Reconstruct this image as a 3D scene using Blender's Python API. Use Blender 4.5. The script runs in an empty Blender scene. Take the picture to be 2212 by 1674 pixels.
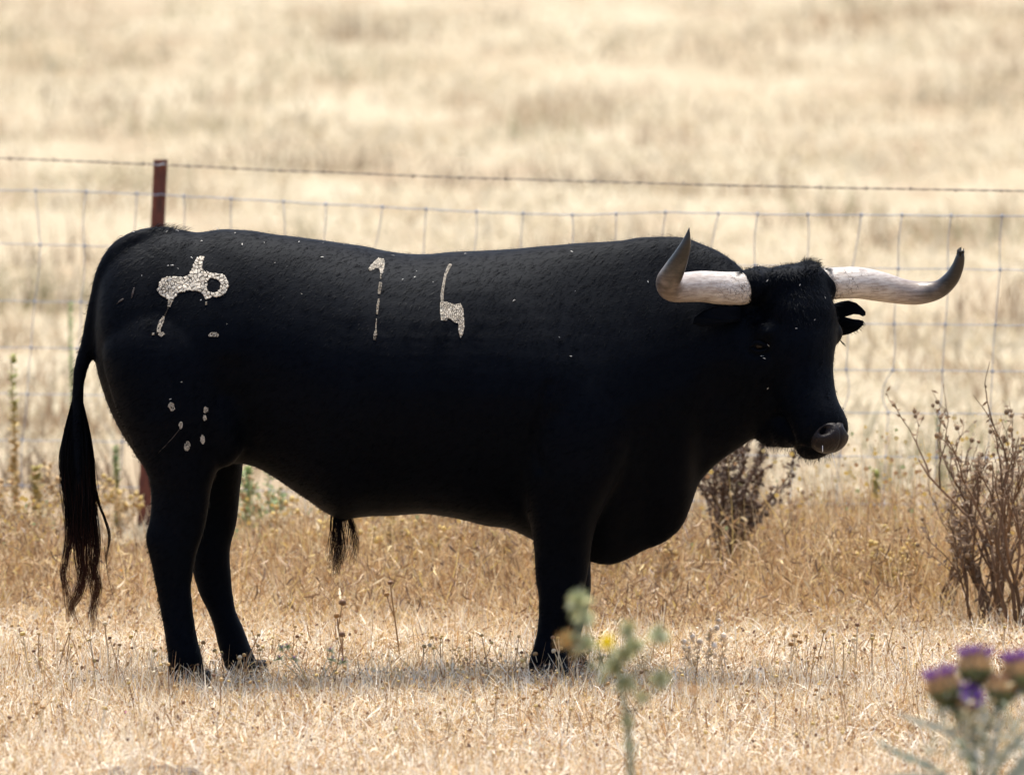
import bpy, bmesh, math, random
import numpy as np
from mathutils import Vector, Matrix
from mathutils.bvhtree import BVHTree

random.seed(7)
rng = np.random.default_rng(11)
sc = bpy.context.scene
COL = sc.collection

# ------------------------------------------------------------------ camera
FPX, CU, CV = 24578.0, 1106.0, 837.0          # focal length and centre in units of a 2212 px wide picture
CAM = Vector((0.0, -35.1, 3.107))
PITCH = math.atan(1527.0 / FPX)
cam_d = bpy.data.cameras.new('camera')
cam = bpy.data.objects.new('camera', cam_d); COL.objects.link(cam)
cam.location = CAM
cam.rotation_euler = (math.pi / 2 - PITCH, 0, 0)
cam_d.sensor_width = 36; cam_d.lens = 400
cam_d.clip_end = 6000; cam_d.clip_start = 0.5
cam_d.dof.use_dof = True; cam_d.dof.focus_distance = 35.1; cam_d.dof.aperture_fstop = 4.6
sc.camera = cam

# ------------------------------------------------------------------ light
SUN_EL, SUN_AZ = math.radians(75), math.radians(4)     # azimuth from +y (behind the bull) towards +x
w = bpy.data.worlds.new('World'); sc.world = w; w.use_nodes = True
wn = w.node_tree.nodes; wl = w.node_tree.links
bg = wn['Background']; sky = wn.new('ShaderNodeTexSky')
sky.sky_type = 'NISHITA'; sky.sun_disc = False
sky.sun_elevation = SUN_EL; sky.sun_rotation = SUN_AZ
sky.air_density = 1.0; sky.dust_density = 4.0; sky.ozone_density = 0.6
wl.new(sky.outputs[0], bg.inputs[0]); bg.inputs[1].default_value = 0.13
sd = bpy.data.lights.new('sun', 'SUN'); sun = bpy.data.objects.new('sun', sd); COL.objects.link(sun)
sd.energy = 2.5; sd.angle = math.radians(18); sd.color = (1.0, 0.965, 0.84)
sv = Vector((math.sin(SUN_AZ) * math.cos(SUN_EL), math.cos(SUN_AZ) * math.cos(SUN_EL), math.sin(SUN_EL)))
sun.rotation_euler = sv.to_track_quat('Z', 'Y').to_euler(); sun.location = (0, 10, 20)
sc.view_settings.view_transform = 'Standard'; sc.view_settings.look = 'None'
sc.view_settings.gamma = 1; sc.view_settings.use_curve_mapping = False
sc.view_settings.exposure = 1.14
sc.cycles.use_denoising = True
sc.cycles.max_bounces = 6; sc.cycles.diffuse_bounces = 3; sc.cycles.transmission_bounces = 4
sc.cycles.transparent_max_bounces = 4

# ------------------------------------------------------------------ helpers
cp, sp_ = math.cos(PITCH), math.sin(PITCH)
def ray(u, v):
    a, b = (u - CU) / FPX, -(v - CV) / FPX
    return Vector((a, cp + b * sp_, -sp_ + b * cp))
def P(u, v, y=0.0):
    """the point of the place seen at (u, v) that stands at depth y"""
    d = ray(u, v); t = (y - CAM.y) / d.y
    return CAM + d * t
def PG(u, v):
    """ground point seen at (u, v)"""
    d = ray(u, v); t = -CAM.z / d.z
    return CAM + d * t
M_PX = 35.1 / FPX * 1.0      # metres per px at the bull

def vary(c, q, a, b):
    k = q.uniform(a, b); return tuple(x * k for x in c)
def link(o): COL.objects.link(o); return o
def mesh_obj(name, verts, faces, mat=None, parent=None, smooth=True, data=None):
    me = bpy.data.meshes.new(name)
    me.from_pydata([tuple(v) for v in verts], [], faces); me.update()
    if smooth: me.polygons.foreach_set('use_smooth', [True] * len(me.polygons))
    o = link(bpy.data.objects.new(name, me))
    if mat: me.materials.append(mat)
    if parent: o.parent = parent; o.location = -Vector(parent.location) if parent.parent is None else (0, 0, 0)
    return o
def child_fix(o, parent):
    o.parent = parent; o.location = -Vector(parent.location)
def empty(name, loc=(0, 0, 0)):
    o = link(bpy.data.objects.new(name, None)); o.location = loc; o.empty_display_size = 0.1; return o
def tag(o, label=None, cat=None, group=None, kind=None):
    if label: o['label'] = label
    if cat: o['category'] = cat
    if group: o['group'] = group
    if kind: o['kind'] = kind
    return o

class MB:
    def __init__(s): s.v = []; s.f = []; s.c = []
    def add(s, verts, faces, col=None):
        b = len(s.v); s.v += [tuple(p) for p in verts]; s.f += [tuple(i + b for i in f) for f in faces]
        s.c += [col or (1, 1, 1)] * len(verts)
    def build(s, name, mat, parent=None, smooth=True, colors=False):
        o = mesh_obj(name, s.v, s.f, mat, parent, smooth)
        if colors:
            ca = o.data.color_attributes.new('tint', 'FLOAT_COLOR', 'POINT')
            arr = np.ones((len(s.v), 4), np.float32); arr[:, :3] = np.array(s.c, np.float32)
            ca.data.foreach_set('color', arr.ravel())
        return o

def catmull(pts, n):
    """resample points (rows of any length) to n rows, through Catmull-Rom"""
    p = np.array(pts, float); m = len(p)
    q = np.vstack([2 * p[0] - p[1], p, 2 * p[-1] - p[-2]])
    out = []
    for t in np.linspace(0, m - 1 - 1e-9, n):
        i = int(t); f = t - i
        a, b, c, d = q[i], q[i + 1], q[i + 2], q[i + 3]
        out.append(0.5 * (2 * b + (c - a) * f + (2 * a - 5 * b + 4 * c - d) * f * f + (3 * b - a - 3 * c + d) * f ** 3))
    return np.array(out)

def tube_geo(pts, rad, n=8, cap=True, ell=1.0):
    pts = [Vector(p) for p in pts]; N = len(pts)
    vs, fs = [], []
    t0 = (pts[1] - pts[0]).normalized()
    ref = Vector((0, 0, 1)) if abs(t0.z) < 0.9 else Vector((1, 0, 0))
    nrm = t0.cross(ref).normalized()
    for i in range(N):
        t = (pts[min(i + 1, N - 1)] - pts[max(i - 1, 0)])
        t = t.normalized() if t.length > 1e-9 else t0
        nrm = (nrm - t * nrm.dot(t)).normalized(); bn = t.cross(nrm)
        for k in range(n):
            a = 2 * math.pi * k / n
            vs.append(pts[i] + (nrm * math.cos(a) + bn * math.sin(a) * ell) * rad[i])
    for i in range(N - 1):
        for k in range(n):
            k2 = (k + 1) % n
            fs.append((i * n + k, i * n + k2, (i + 1) * n + k2, (i + 1) * n + k))
    if cap:
        fs.append(tuple(reversed(range(n)))); fs.append(tuple((N - 1) * n + k for k in range(n)))
    return vs, fs

def ball_geo(c, r, seg=10, rings=7, ax=None):
    """ellipsoid; r = 3 radii, ax = 3 orthonormal axes"""
    c = Vector(c); ax = ax or (Vector((1, 0, 0)), Vector((0, 1, 0)), Vector((0, 0, 1)))
    vs, fs = [c + ax[2] * r[2]], []
    for i in range(1, rings):
        th = math.pi * i / rings
        for k in range(seg):
            a = 2 * math.pi * k / seg
            vs.append(c + ax[0] * (r[0] * math.sin(th) * math.cos(a)) + ax[1] * (r[1] * math.sin(th) * math.sin(a)) + ax[2] * (r[2] * math.cos(th)))
    vs.append(c - ax[2] * r[2]); L = len(vs) - 1
    for k in range(seg): fs.append((0, 1 + k, 1 + (k + 1) % seg))
    for i in range(rings - 2):
        for k in range(seg):
            a = 1 + i * seg + k; b = 1 + i * seg + (k + 1) % seg
            fs.append((a, a + seg, b + seg, b))
    for k in range(seg): fs.append((L, 1 + (rings - 2) * seg + (k + 1) % seg, 1 + (rings - 2) * seg + k))
    return vs, fs

def ribbons(name, curves, widths, sides, cols, mat, parent=None):
    """N curves of K points as flat ribbons, one mesh. curves (N,K,3) widths (N,K) sides (N,3) cols (N,K,3) or (N,3)"""
    N, K, _ = curves.shape
    s = sides[:, None, :] * (widths[:, :, None] * 0.5)
    v = np.stack([curves - s, curves + s], axis=2).reshape(-1, 3).astype(np.float32)
    i = np.arange(N)[:, None] * (2 * K); j = np.arange(K - 1)[None, :] * 2
    b = (i + j)[..., None]
    f = np.concatenate([b, b + 1, b + 3, b + 2], axis=2).reshape(-1, 4)
    me = bpy.data.meshes.new(name)
    me.vertices.add(len(v)); me.vertices.foreach_set('co', v.ravel())
    nf = len(f)
    me.loops.add(nf * 4); me.loops.foreach_set('vertex_index', f.ravel().astype(np.int32))
    me.polygons.add(nf); me.polygons.foreach_set('loop_start', np.arange(0, nf * 4, 4, dtype=np.int32))
    me.polygons.foreach_set('loop_total', np.full(nf, 4, np.int32))
    me.update(calc_edges=True)
    if cols.ndim == 2: cols = np.repeat(cols[:, None, :], K, axis=1)
    cc = np.ones((N, K, 2, 4), np.float32); cc[..., :3] = cols[:, :, None, :]
    ca = me.color_attributes.new('tint', 'FLOAT_COLOR', 'POINT'); ca.data.foreach_set('color', cc.ravel())
    me.polygons.foreach_set('use_smooth', np.ones(nf, bool))
    me.materials.append(mat)
    o = link(bpy.data.objects.new(name, me))
    if parent: child_fix(o, parent)
    return o

# ------------------------------------------------------------------ materials
class NT:
    def __init__(s, name):
        s.m = bpy.data.materials.new(name); s.m.use_nodes = True
        s.t = s.m.node_tree; s.n = s.t.nodes; s.l = s.t.links
        s.b = s.n['Principled BSDF']; s.out = s.n['Material Output']
    def new(s, kind, **kw):
        n = s.n.new(kind)
        for k, v in kw.items():
            if k in n.inputs: n.inputs[k].default_value = v
            else: setattr(n, k, v)
        return n
    def link(s, a, b): s.l.new(a, b)
    def ramp(s, fac, stops):
        r = s.n.new('ShaderNodeValToRGB'); e = r.color_ramp.elements
        while len(e) < len(stops): e.new(0.5)
        for el, (p, c) in zip(e, stops):
            el.position = p; el.color = (*c, 1) if len(c) == 3 else c
        if fac is not None: s.l.new(fac, r.inputs[0])
        return r
    def noise(s, scale, detail=4, rough=0.55, vec=None):
        n = s.new('ShaderNodeTexNoise'); n.inputs['Scale'].default_value = scale
        n.inputs['Detail'].default_value = detail; n.inputs['Roughness'].default_value = rough
        if vec is not None: s.link(vec, n.inputs['Vector'])
        return n
    def coords(s, scale=(1, 1, 1)):
        t = s.n.new('ShaderNodeNewGeometry'); m = s.n.new('ShaderNodeMapping'); m.inputs['Scale'].default_value = scale
        s.link(t.outputs['Position'], m.inputs['Vector']); return m.outputs[0]
    def bump(s, h, strength=0.3, dist=0.01):
        b = s.n.new('ShaderNodeBump'); b.inputs['Strength'].default_value = strength; b.inputs['Distance'].default_value = dist
        s.link(h, b.inputs['Height']); s.link(b.outputs[0], s.b.inputs['Normal']); return b

def mat_tint(name, rough=0.55, trans=0.3, spec=0.4, mult=1.0):
    t = NT(name)
    a = t.new('ShaderNodeAttribute'); a.attribute_name = 'tint'
    t.link(a.outputs['Color'], t.b.inputs['Base Color'])
    t.b.inputs['Roughness'].default_value = rough; t.b.inputs['Specular IOR Level'].default_value = spec
    if trans > 0:
        tr = t.n.new('ShaderNodeBsdfTranslucent'); mx = t.n.new('ShaderNodeMixShader'); mx.inputs[0].default_value = trans
        t.link(a.outputs['Color'], tr.inputs[0]); t.link(t.b.outputs[0], mx.inputs[1]); t.link(tr.outputs[0], mx.inputs[2])
        t.link(mx.outputs[0], t.out.inputs[0])
    return t.m
M = {}
M['straw'] = mat_tint('straw', 0.5, 0.3, 0.5)
M['far_straw'] = mat_tint('far_straw', 0.8, 0.3, 0.1)
M['twig'] = mat_tint('twig', 0.75, 0.0, 0.25)
M['leaf'] = mat_tint('leaf', 0.6, 0.25, 0.3)
M['petal'] = mat_tint('petal', 0.7, 0.35, 0.2)
M['hair'] = mat_tint('hair', 0.5, 0.0, 0.05)
for n_ in M['hair'].node_tree.nodes:
    if n_.type == 'BSDF_PRINCIPLED': n_.inputs['Specular Tint'].default_value = (0.65, 0.75, 1, 1)

def mk_coat():
    t = NT('black_coat'); co = t.coords((1, 1, 1))
    n1 = t.noise(3.0, 3, 0.5, co)
    r = t.ramp(n1.outputs[0], [(0.3, (0.0004, 0.0006, 0.0012)), (0.75, (0.0009, 0.0014, 0.0030))])
    t.link(r.outputs[0], t.b.inputs['Base Color'])
    t.b.inputs['Roughness'].default_value = 0.6; t.b.inputs['Specular IOR Level'].default_value = 0.07; t.b.inputs['Specular Tint'].default_value = (0.62, 0.74, 1, 1)
    t.b.inputs['Sheen Weight'].default_value = 0.004; t.b.inputs['Sheen Roughness'].default_value = 0.5
    t.b.inputs['Sheen Tint'].default_value = (0.5, 0.6, 1, 1)
    co2 = t.coords((60, 260, 260)); n2 = t.noise(1.0, 3, 0.6, co2)
    n3 = t.noise(14, 4, 0.6, co)
    ad = t.new('ShaderNodeMath', operation='MULTIPLY_ADD'); t.link(n3.outputs[0], ad.inputs[0]); ad.inputs[1].default_value = 1.2
    t.link(n2.outputs[0], ad.inputs[2]); t.bump(ad.outputs[0], 0.14, 0.005)
    return t.m
M['coat'] = mk_coat()

def mk_simple(name, col, rough, spec=0.5, var=0.25, scale=30, bump=0.2, bd=0.004, metal=0.0):
    t = NT(name); co = t.coords(); n = t.noise(scale, 5, 0.6, co)
    d = tuple(c * (1 - var) for c in col); l = tuple(min(1, c * (1 + var)) for c in col)
    r = t.ramp(n.outputs[0], [(0.3, d), (0.7, l)]); t.link(r.outputs[0], t.b.inputs['Base Color'])
    t.b.inputs['Roughness'].default_value = rough; t.b.inputs['Specular IOR Level'].default_value = spec
    t.b.inputs['Metallic'].default_value = metal
    if bump: t.bump(n.outputs[0], bump, bd)
    return t.m
M['nose'] = mk_simple('wet_nose', (0.008, 0.0045, 0.0048), 0.42, 0.22, 0.35, 160, 0.6, 0.004)
M['dark'] = mk_simple('nostril_dark', (0.003, 0.002, 0.002), 0.6, 0.2)
M['eye'] = mk_simple('eye', (0.005, 0.002, 0.0012), 0.12, 0.2, 0.3, 60, 0)
M['hoof'] = mk_simple('hoof', (0.014, 0.012, 0.011), 0.6, 0.2, 0.4, 60)
M['galv'] = mk_simple('galvanised_wire', (0.30, 0.33, 0.40), 0.5, 0.5, 0.2, 40, 0.1, 0.001, 0.15)
M['barbed'] = mk_simple('weathered_wire', (0.17, 0.14, 0.12), 0.6, 0.4, 0.3, 40, 0.1, 0.001, 0.2)
M['flesh'] = mk_simple('brand_crust', (0.56, 0.51, 0.45), 0.8, 0.3, 0.45, 130, 0.8, 0.004)
def mk_crust():
    t = NT('brand_crust'); co = t.coords(); n = t.noise(170, 5, 0.7, co); a = t.new('ShaderNodeAttribute'); a.attribute_name = 'tint'
    r = t.ramp(n.outputs[0], [(0.32, (0.55, 0.5, 0.45)), (0.62, (1, 1, 1))])
    mu = t.new('ShaderNodeMix', data_type='RGBA', blend_type='MULTIPLY'); mu.inputs['Factor'].default_value = 1
    t.link(a.outputs['Color'], mu.inputs['A']); t.link(r.outputs[0], mu.inputs['B']); t.link(mu.outputs['Result'], t.b.inputs['Base Color'])
    t.b.inputs['Roughness'].default_value = 0.8; t.b.inputs['Specular IOR Level'].default_value = 0.2; t.bump(n.outputs[0], 0.8, 0.004); return t.m
M['crust'] = mk_crust()
M['scar'] = mk_simple('bare_scar', (0.05, 0.038, 0.034), 0.7, 0.3, 0.4, 120, 0.3, 0.002)
M['drool'] = mk_simple('drool', (0.7, 0.7, 0.7), 0.1, 0.8, 0, 10, 0)

def mk_rust():
    t = NT('rusty_steel'); co = t.coords((1, 1, 0.35)); n = t.noise(28, 6, 0.65, co)
    r = t.ramp(n.outputs[0], [(0.3, (0.05, 0.018, 0.012)), (0.5, (0.13, 0.035, 0.02)), (0.68, (0.24, 0.075, 0.035))])
    t.link(r.outputs[0], t.b.inputs['Base Color']); t.b.inputs['Roughness'].default_value = 0.75
    t.bump(n.outputs[0], 0.3, 0.003); return t.m
M['rust'] = mk_rust()

def mk_horn():
    t = NT('horn'); a = t.new('ShaderNodeAttribute'); a.attribute_name = 'along'
    co = t.coords(); n = t.noise(18, 5, 0.6, co)
    co2 = t.coords((260, 60, 260)); n2 = t.noise(1.0, 3, 0.6, t.coords((25, 25, 160)))
    s = t.new('ShaderNodeMath', operation='MULTIPLY_ADD'); t.link(n.outputs[0], s.inputs[0]); s.inputs[1].default_value = 0.34
    t.link(a.outputs['Fac'], s.inputs[2])
    r = t.ramp(s.outputs[0], [(0.08, (0.60, 0.54, 0.46)), (0.40, (0.55, 0.50, 0.46)), (0.72, (0.34, 0.285, 0.25)),
                              (0.86, (0.15, 0.12, 0.10)), (0.96, (0.05, 0.042, 0.036)), (1.0, (0.02, 0.017, 0.015))])
    # cracks and scuffs near the base
    v = t.new('ShaderNodeTexVoronoi', feature='DISTANCE_TO_EDGE'); v.inputs['Scale'].default_value = 1.0
    ws = t.noise(30, 3, 0.6, co)
    mv = t.new('ShaderNodeVectorMath', operation='MULTIPLY_ADD'); t.link(ws.outputs['Color'], mv.inputs[0]); mv.inputs[1].default_value = (2.0, 2.0, 2.0)
    t.link(t.coords((55, 55, 95)), mv.inputs[2]); t.link(mv.outputs[0], v.inputs['Vector'])
    lt = t.ramp(v.outputs[0], [(0.0, (1, 1, 1)), (0.06, (0, 0, 0))])
    nm = t.noise(22, 2, 0.5, co); gate = t.ramp(nm.outputs[0], [(0.45, (0, 0, 0)), (0.58, (1, 1, 1))])
    fade = t.ramp(a.outputs['Fac'], [(0.15, (1, 1, 1)), (0.42, (0, 0, 0))])
    m1 = t.new('ShaderNodeMath', operation='MULTIPLY'); t.link(lt.outputs[0], m1.inputs[0]); t.link(gate.outputs[0], m1.inputs[1])
    m2 = t.new('ShaderNodeMath', operation='MULTIPLY'); t.link(m1.outputs[0], m2.inputs[0]); t.link(fade.outputs[0], m2.inputs[1])
    mix = t.new('ShaderNodeMix', data_type='RGBA'); t.link(m2.outputs[0], mix.inputs['Factor']); t.link(r.outputs[0], mix.inputs['A'])
    mix.inputs['B'].default_value = (0.09, 0.06, 0.04, 1)
    st = t.ramp(n2.outputs[0], [(0.34, (0.60, 0.55, 0.52)), (0.58, (1, 1, 1))])
    mu = t.new('ShaderNodeMix', data_type='RGBA', blend_type='MULTIPLY'); mu.inputs['Factor'].default_value = 1
    t.link(mix.outputs['Result'], mu.inputs['A']); t.link(st.outputs[0], mu.inputs['B'])
    t.link(mu.outputs['Result'], t.b.inputs['Base Color'])
    t.b.inputs['Roughness'].default_value = 0.36; t.b.inputs['Specular IOR Level'].default_value = 0.5
    h = t.new('ShaderNodeMath', operation='SUBTRACT'); t.link(n.outputs[0], h.inputs[0]); t.link(m2.outputs[0], h.inputs[1])
    t.bump(h.outputs[0], 0.5, 0.004)
    return t.m
M['horn'] = mk_horn()

def mk_ground():
    t = NT('dry_field'); co = t.coords((1, 1, 1))
    big = t.noise(0.30, 4, 0.6, t.coords((0.9, 0.30, 1)))
    mid = t.noise(1.5, 5, 0.62, t.coords((1.0, 0.30, 1)))
    fine = t.noise(45, 5, 0.7, co)
    r1 = t.ramp(mid.outputs[0], [(0.30, (0.32, 0.25, 0.17)), (0.42, (0.39, 0.325, 0.23)), (0.52, (0.44, 0.38, 0.275)), (0.68, (0.47, 0.415, 0.31))])
    r2 = t.ramp(big.outputs[0], [(0.32, (0.90, 0.84, 0.78)), (0.5, (1, 1, 1)), (0.7, (0.97, 0.96, 0.94))])
    mu = t.new('ShaderNodeMix', data_type='RGBA', blend_type='MULTIPLY'); mu.inputs['Factor'].default_value = 1
    t.link(r1.outputs[0], mu.inputs['A']); t.link(r2.outputs[0], mu.inputs['B'])
    r3 = t.ramp(fine.outputs[0], [(0.35, (0.55, 0.5, 0.45)), (0.6, (1, 1, 1))])
    mu2 = t.new('ShaderNodeMix', data_type='RGBA', blend_type='MULTIPLY'); mu2.inputs['Factor'].default_value = 0.8
    t.link(mu.outputs['Result'], mu2.inputs['A']); t.link(r3.outputs[0], mu2.inputs['B'])
    # brown earth near, darkened to paint shade between the blades; straw thatch farther off
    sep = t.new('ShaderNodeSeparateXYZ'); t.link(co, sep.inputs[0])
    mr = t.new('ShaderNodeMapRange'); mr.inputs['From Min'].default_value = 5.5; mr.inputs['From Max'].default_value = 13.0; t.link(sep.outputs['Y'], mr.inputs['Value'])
    shaded_soil = t.ramp(fine.outputs[0], [(0.35, (0.13, 0.085, 0.05)), (0.6, (0.34, 0.25, 0.16))])
    m3 = t.new('ShaderNodeMix', data_type='RGBA'); t.link(mr.outputs[0], m3.inputs['Factor']); t.link(shaded_soil.outputs[0], m3.inputs['A']); t.link(mu2.outputs['Result'], m3.inputs['B'])
    t.link(m3.outputs['Result'], t.b.inputs['Base Color']); t.b.inputs['Roughness'].default_value = 0.95
    t.b.inputs['Specular IOR Level'].default_value = 0.1
    t.bump(fine.outputs[0], 0.5, 0.02); return t.m
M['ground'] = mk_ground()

# ------------------------------------------------------------------ ground
def gz(x, y):
    """height of the ground"""
    x = np.asarray(x, float); y = np.asarray(y, float)
    z = 0.012 * np.sin(x * 2.1 + 0.7) * np.cos(y * 1.3) + 0.010 * np.sin(x * 5.3 - y * 2.2 + 1)
    far = np.clip(y - 14, 0, None)
    z = z + 0.010 * far + 0.00002 * np.clip(far, 0, 1500) ** 2
    z = z + np.clip(far / 30, 0, 1) * 0.07 * (np.sin(x * 0.23 + y * 0.11) + np.sin(y * 0.37 - x * 0.09 + 2) * 0.5)
    return z
def build_ground():
    xs = np.concatenate([-np.geomspace(1200, 8, 26), np.linspace(-7, 7, 71), np.geomspace(8, 1200, 26)])
    ys = np.concatenate([-np.geomspace(200, 40, 10), np.linspace(-36, -5, 32), np.linspace(-4.5, 12, 83), np.geomspace(12.6, 1800, 90)])
    X, Y = np.meshgrid(xs, ys); Z = gz(X, Y)
    v = np.stack([X, Y, Z], -1).reshape(-1, 3); nx = len(xs)
    f = [(j * nx + i, j * nx + i + 1, (j + 1) * nx + i + 1, (j + 1) * nx + i) for j in range(len(ys) - 1) for i in range(nx - 1)]
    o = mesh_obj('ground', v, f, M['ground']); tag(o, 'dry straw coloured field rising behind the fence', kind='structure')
build_ground()

# ================================================================== BULL
bull = empty('bull', P(760, 1482, 0))
tag(bull, 'black fighting bull with wide pale horns standing side on in dry grass', 'bull')

class Parts:
    def __init__(s): s.v = []; s.f = []
    def add(s, g):
        b = len(s.v); s.v += [tuple(p) for p in g[0]]; s.f += [tuple(i + b for i in f) for f in g[1]]
U = Parts()

def loft(secs, n=40):
    """closed loft; secs = list of rings (n points each)"""
    vs = [p for r in secs for p in r]; N = len(secs); fs = []
    for i in range(N - 1):
        for k in range(n):
            k2 = (k + 1) % n; fs.append((i * n + k, i * n + k2, (i + 1) * n + k2, (i + 1) * n + k))
    fs.append(tuple(reversed(range(n)))); fs.append(tuple((N - 1) * n + k for k in range(n)))
    return vs, fs
def sgnpow(a, p): return math.copysign(abs(a) ** p, a)

# --- torso and neck: profile read against the silhouette, widths a bull's
top = [(205, 690), (208, 650), (213, 612), (222, 582), (238, 555), (262, 532), (289, 515), (313, 506), (332, 498), (349, 492), (366, 493), (400, 497), (426, 503),
       (448, 500), (483, 493), (513, 494), (551, 498), (606, 508), (688, 519), (746, 527), (787, 532), (828, 539.5), (861, 545), (888, 548), (927, 548),
       (965, 544), (1020, 541.5), (1102, 538), (1156, 534), (1206, 527), (1238, 524.5), (1293, 524), (1339, 522), (1392, 513), (1445, 509.5),
       (1473, 510), (1494, 516), (1533, 532), (1557, 544), (1585, 563), (1610, 585), (1650, 620), (1690, 680)]
bot = [(205, 760), (208, 785), (214, 815), (222, 840), (235, 875), (250, 910), (268, 945), (290, 975), (303, 997), (330, 1010), (400, 1015), (460, 1004), (523, 1002), (556, 1012),
       (605, 1040), (636, 1062), (667, 1083), (700, 1108), (730, 1122), (763, 1121), (790, 1117), (853, 1115), (915, 1110.5), (970, 1118), (1017, 1127),
       (1054, 1135), (1094, 1139), (1119, 1150), (1150, 1166), (1200, 1190), (1278, 1214), (1312, 1223), (1340, 1217), (1370, 1204), (1395, 1191),
       (1428, 1179), (1446, 1168), (1470, 1148), (1484, 1126), (1500, 1080), (1508, 1050), (1526, 1026), (1550, 1003), (1585, 976), (1614, 956), (1640, 934), (1665, 900), (1690, 860)]
wid = [(205, .04), (209, .09), (215, .13), (225, .165), (240, .195), (262, .22), (300, .245), (400, .27), (523, .27), (600, .295), (700, .335), (820, .36), (950, .36),
       (1080, .34), (1200, .325), (1300, .30), (1400, .26), (1500, .215), (1600, .175), (1690, .13)]
ycen = [(200, 0), (1250, 0), (1400, -.02), (1500, -.05), (1600, -.10), (1700, -.14)]
kbot = [(200, .1), (520, .15), (700, .25), (1000, .2), (1150, .3), (1250, .55), (1350, .72), (1500, .65), (1600, .45), (1700, .3)]
ktop = [(200, .15), (420, .35), (900, .22), (1150, .35), (1350, .5), (1450, .5), (1600, .35), (1700, .3)]
def itp(tab, u): a = np.array(tab, float); return float(np.interp(u, a[:, 0], a[:, 1]))
secs = []
us = sorted(set([205, 206.5, 208, 211, 215, 220, 226, 233, 242, 252, 262] + list(range(275, 1690, 13)) + [1690]))
n = 48
for u in us:
    yc = itp(ycen, u)
    zt = P(u, itp(top, u), yc).z; zb = P(u, itp(bot, u), yc).z; x = P(u, 800, yc).x
    wd = itp(wid, u); kb = itp(kbot, u); kt = itp(ktop, u); zc = (zt + zb) / 2; h = (zt - zb) / 2
    zc0 = zc
    ring = []
    for k in range(n):
        a = 2 * math.pi * k / n; ca, sa = math.cos(a), math.sin(a)
        yy = sgnpow(ca, 0.88); zz = sgnpow(sa, 0.95)
        t = zz
        if t < 0: yy *= 1 - kb * (-t) ** 1.4
        else: yy *= 1 - kt * t ** 1.6
        ring.append((x, yc - yy * wd, zc0 + zz * h))
    secs.append(ring)
U.add(loft(secs, n))

def leg(rows, n=24):
    """rows: v, left u, right u, y centre, y half thickness"""
    rr = catmull(rows, len(rows) * 4); out = []
    for v, l, r, yc, ty in rr:
        a = P(l, v, yc); b = P(r, v, yc); c = (a + b) / 2; hx = (b.x - a.x) / 2
        out.append([(c.x + math.cos(2 * math.pi * k / n) * hx, c.y + math.sin(2 * math.pi * k / n) * ty, c.z) for k in range(n)])
    U.add(loft(out, n))
# near hind: thigh, gaskin, hock, cannon, pastern
leg([(600, 310, 410, -.07, .04), (660, 262, 455, -.13, .09), (760, 222, 500, -.165, .125), (880, 250, 500, -.17, .13), (960, 285, 490, -.17, .115), (1023, 316, 468, -.175, .095),
     (1060, 324, 456, -.175, .08), (1113, 324, 448, -.18, .062), (1150, 315, 440, -.18, .056), (1168, 313.5, 434, -.18, .055), (1196, 321, 425, -.18, .05),
     (1232, 330, 418, -.18, .042), (1268, 337, 413, -.18, .037), (1312, 344, 417, -.18, .036), (1358, 353, 424, -.18, .040), (1391, 359, 431, -.18, .047), (1415, 362, 438, -.18, .050), (1440, 364, 441, -.18, .048), (1462, 366, 446, -.18, .05)])
# far hind
leg([(600, 320, 440, .12, .06), (760, 260, 520, .16, .12), (900, 300, 530, .17, .125), (1003, 380, 526, .17, .1), (1059, 392, 520, .175, .08), (1095, 396, 516.5, .18, .068), (1124, 400, 513, .18, .06),
     (1153, 405, 505.5, .18, .056), (1175, 408, 498.5, .18, .054), (1203, 410, 496.5, .18, .05), (1240, 416, 499, .18, .042), (1286, 430, 504, .18, .037), (1322, 447, 511, .18, .036),
     (1355, 459, 526, .18, .039), (1384, 466, 537, .18, .044), (1413, 475, 549, .18, .05), (1434, 482, 558, .18, .05), (1452, 484, 570, .18, .05)])
# near fore
leg([(690, 1200, 1310, -.12, .03), (770, 1150, 1360, -.185, .085), (900, 1110, 1380, -.22, .11), (1010, 1120, 1350, -.21, .115), (1100, 1138, 1300, -.19, .1), (1166, 1152, 1280, -.18, .08), (1212, 1155, 1274, -.175, .068),
     (1254, 1157, 1268, -.175, .058), (1290, 1161, 1258, -.175, .054), (1336, 1159, 1241, -.175, .046), (1372, 1154, 1228, -.175, .04), (1403, 1147, 1226, -.175, .045), (1427, 1140, 1231, -.175, .05), (1462, 1137, 1238, -.175, .05)])
# far fore
leg([(760, 1180, 1330, .14, .05), (900, 1120, 1380, .21, .11), (1010, 1130, 1360, .2, .115), (1100, 1150, 1310, .18, .1), (1166, 1162, 1283, .175, .08), (1212, 1166, 1278, .17, .068),
     (1254, 1170, 1278.5, .17, .058), (1287, 1174, 1276, .17, .054), (1336, 1180, 1265, .17, .046), (1372, 1178, 1256, .17, .04), (1400, 1174, 1254, .17, .045), (1424, 1172, 1260, .17, .05), (1445, 1173, 1266, .17, .05)])

# --- tail (dock), part of the one skin
TY = -.03
tail_rows = [(372, 510, -.02, 20), (330, 512, -.03, 22), (296, 522, -.035, 24), (266, 541, -.04, 24), (243, 566, -.045, 22), (225, 597, -.045, 19), (214, 640, -.04, 18), (203, 690, -.035, 17),
             (193, 740, -.03, 16), (181, 775, -.03, 14.5), (172, 808, -.03, 13), (168, 850, -.03, 13), (167, 890, -.03, 14), (166, 930, -.03, 16), (168, 990, -.03, 18), (172, 1050, -.03, 16), (176, 1110, -.03, 9)]
tr = catmull(tail_rows, 70)
U.add(tube_geo([P(a, b, c) for a, b, c, d in tr], [(d + (1.8 if i_ < 45 else 0)) * M_PX for i_, (*_, d) in enumerate(tr)], 16))

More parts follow.
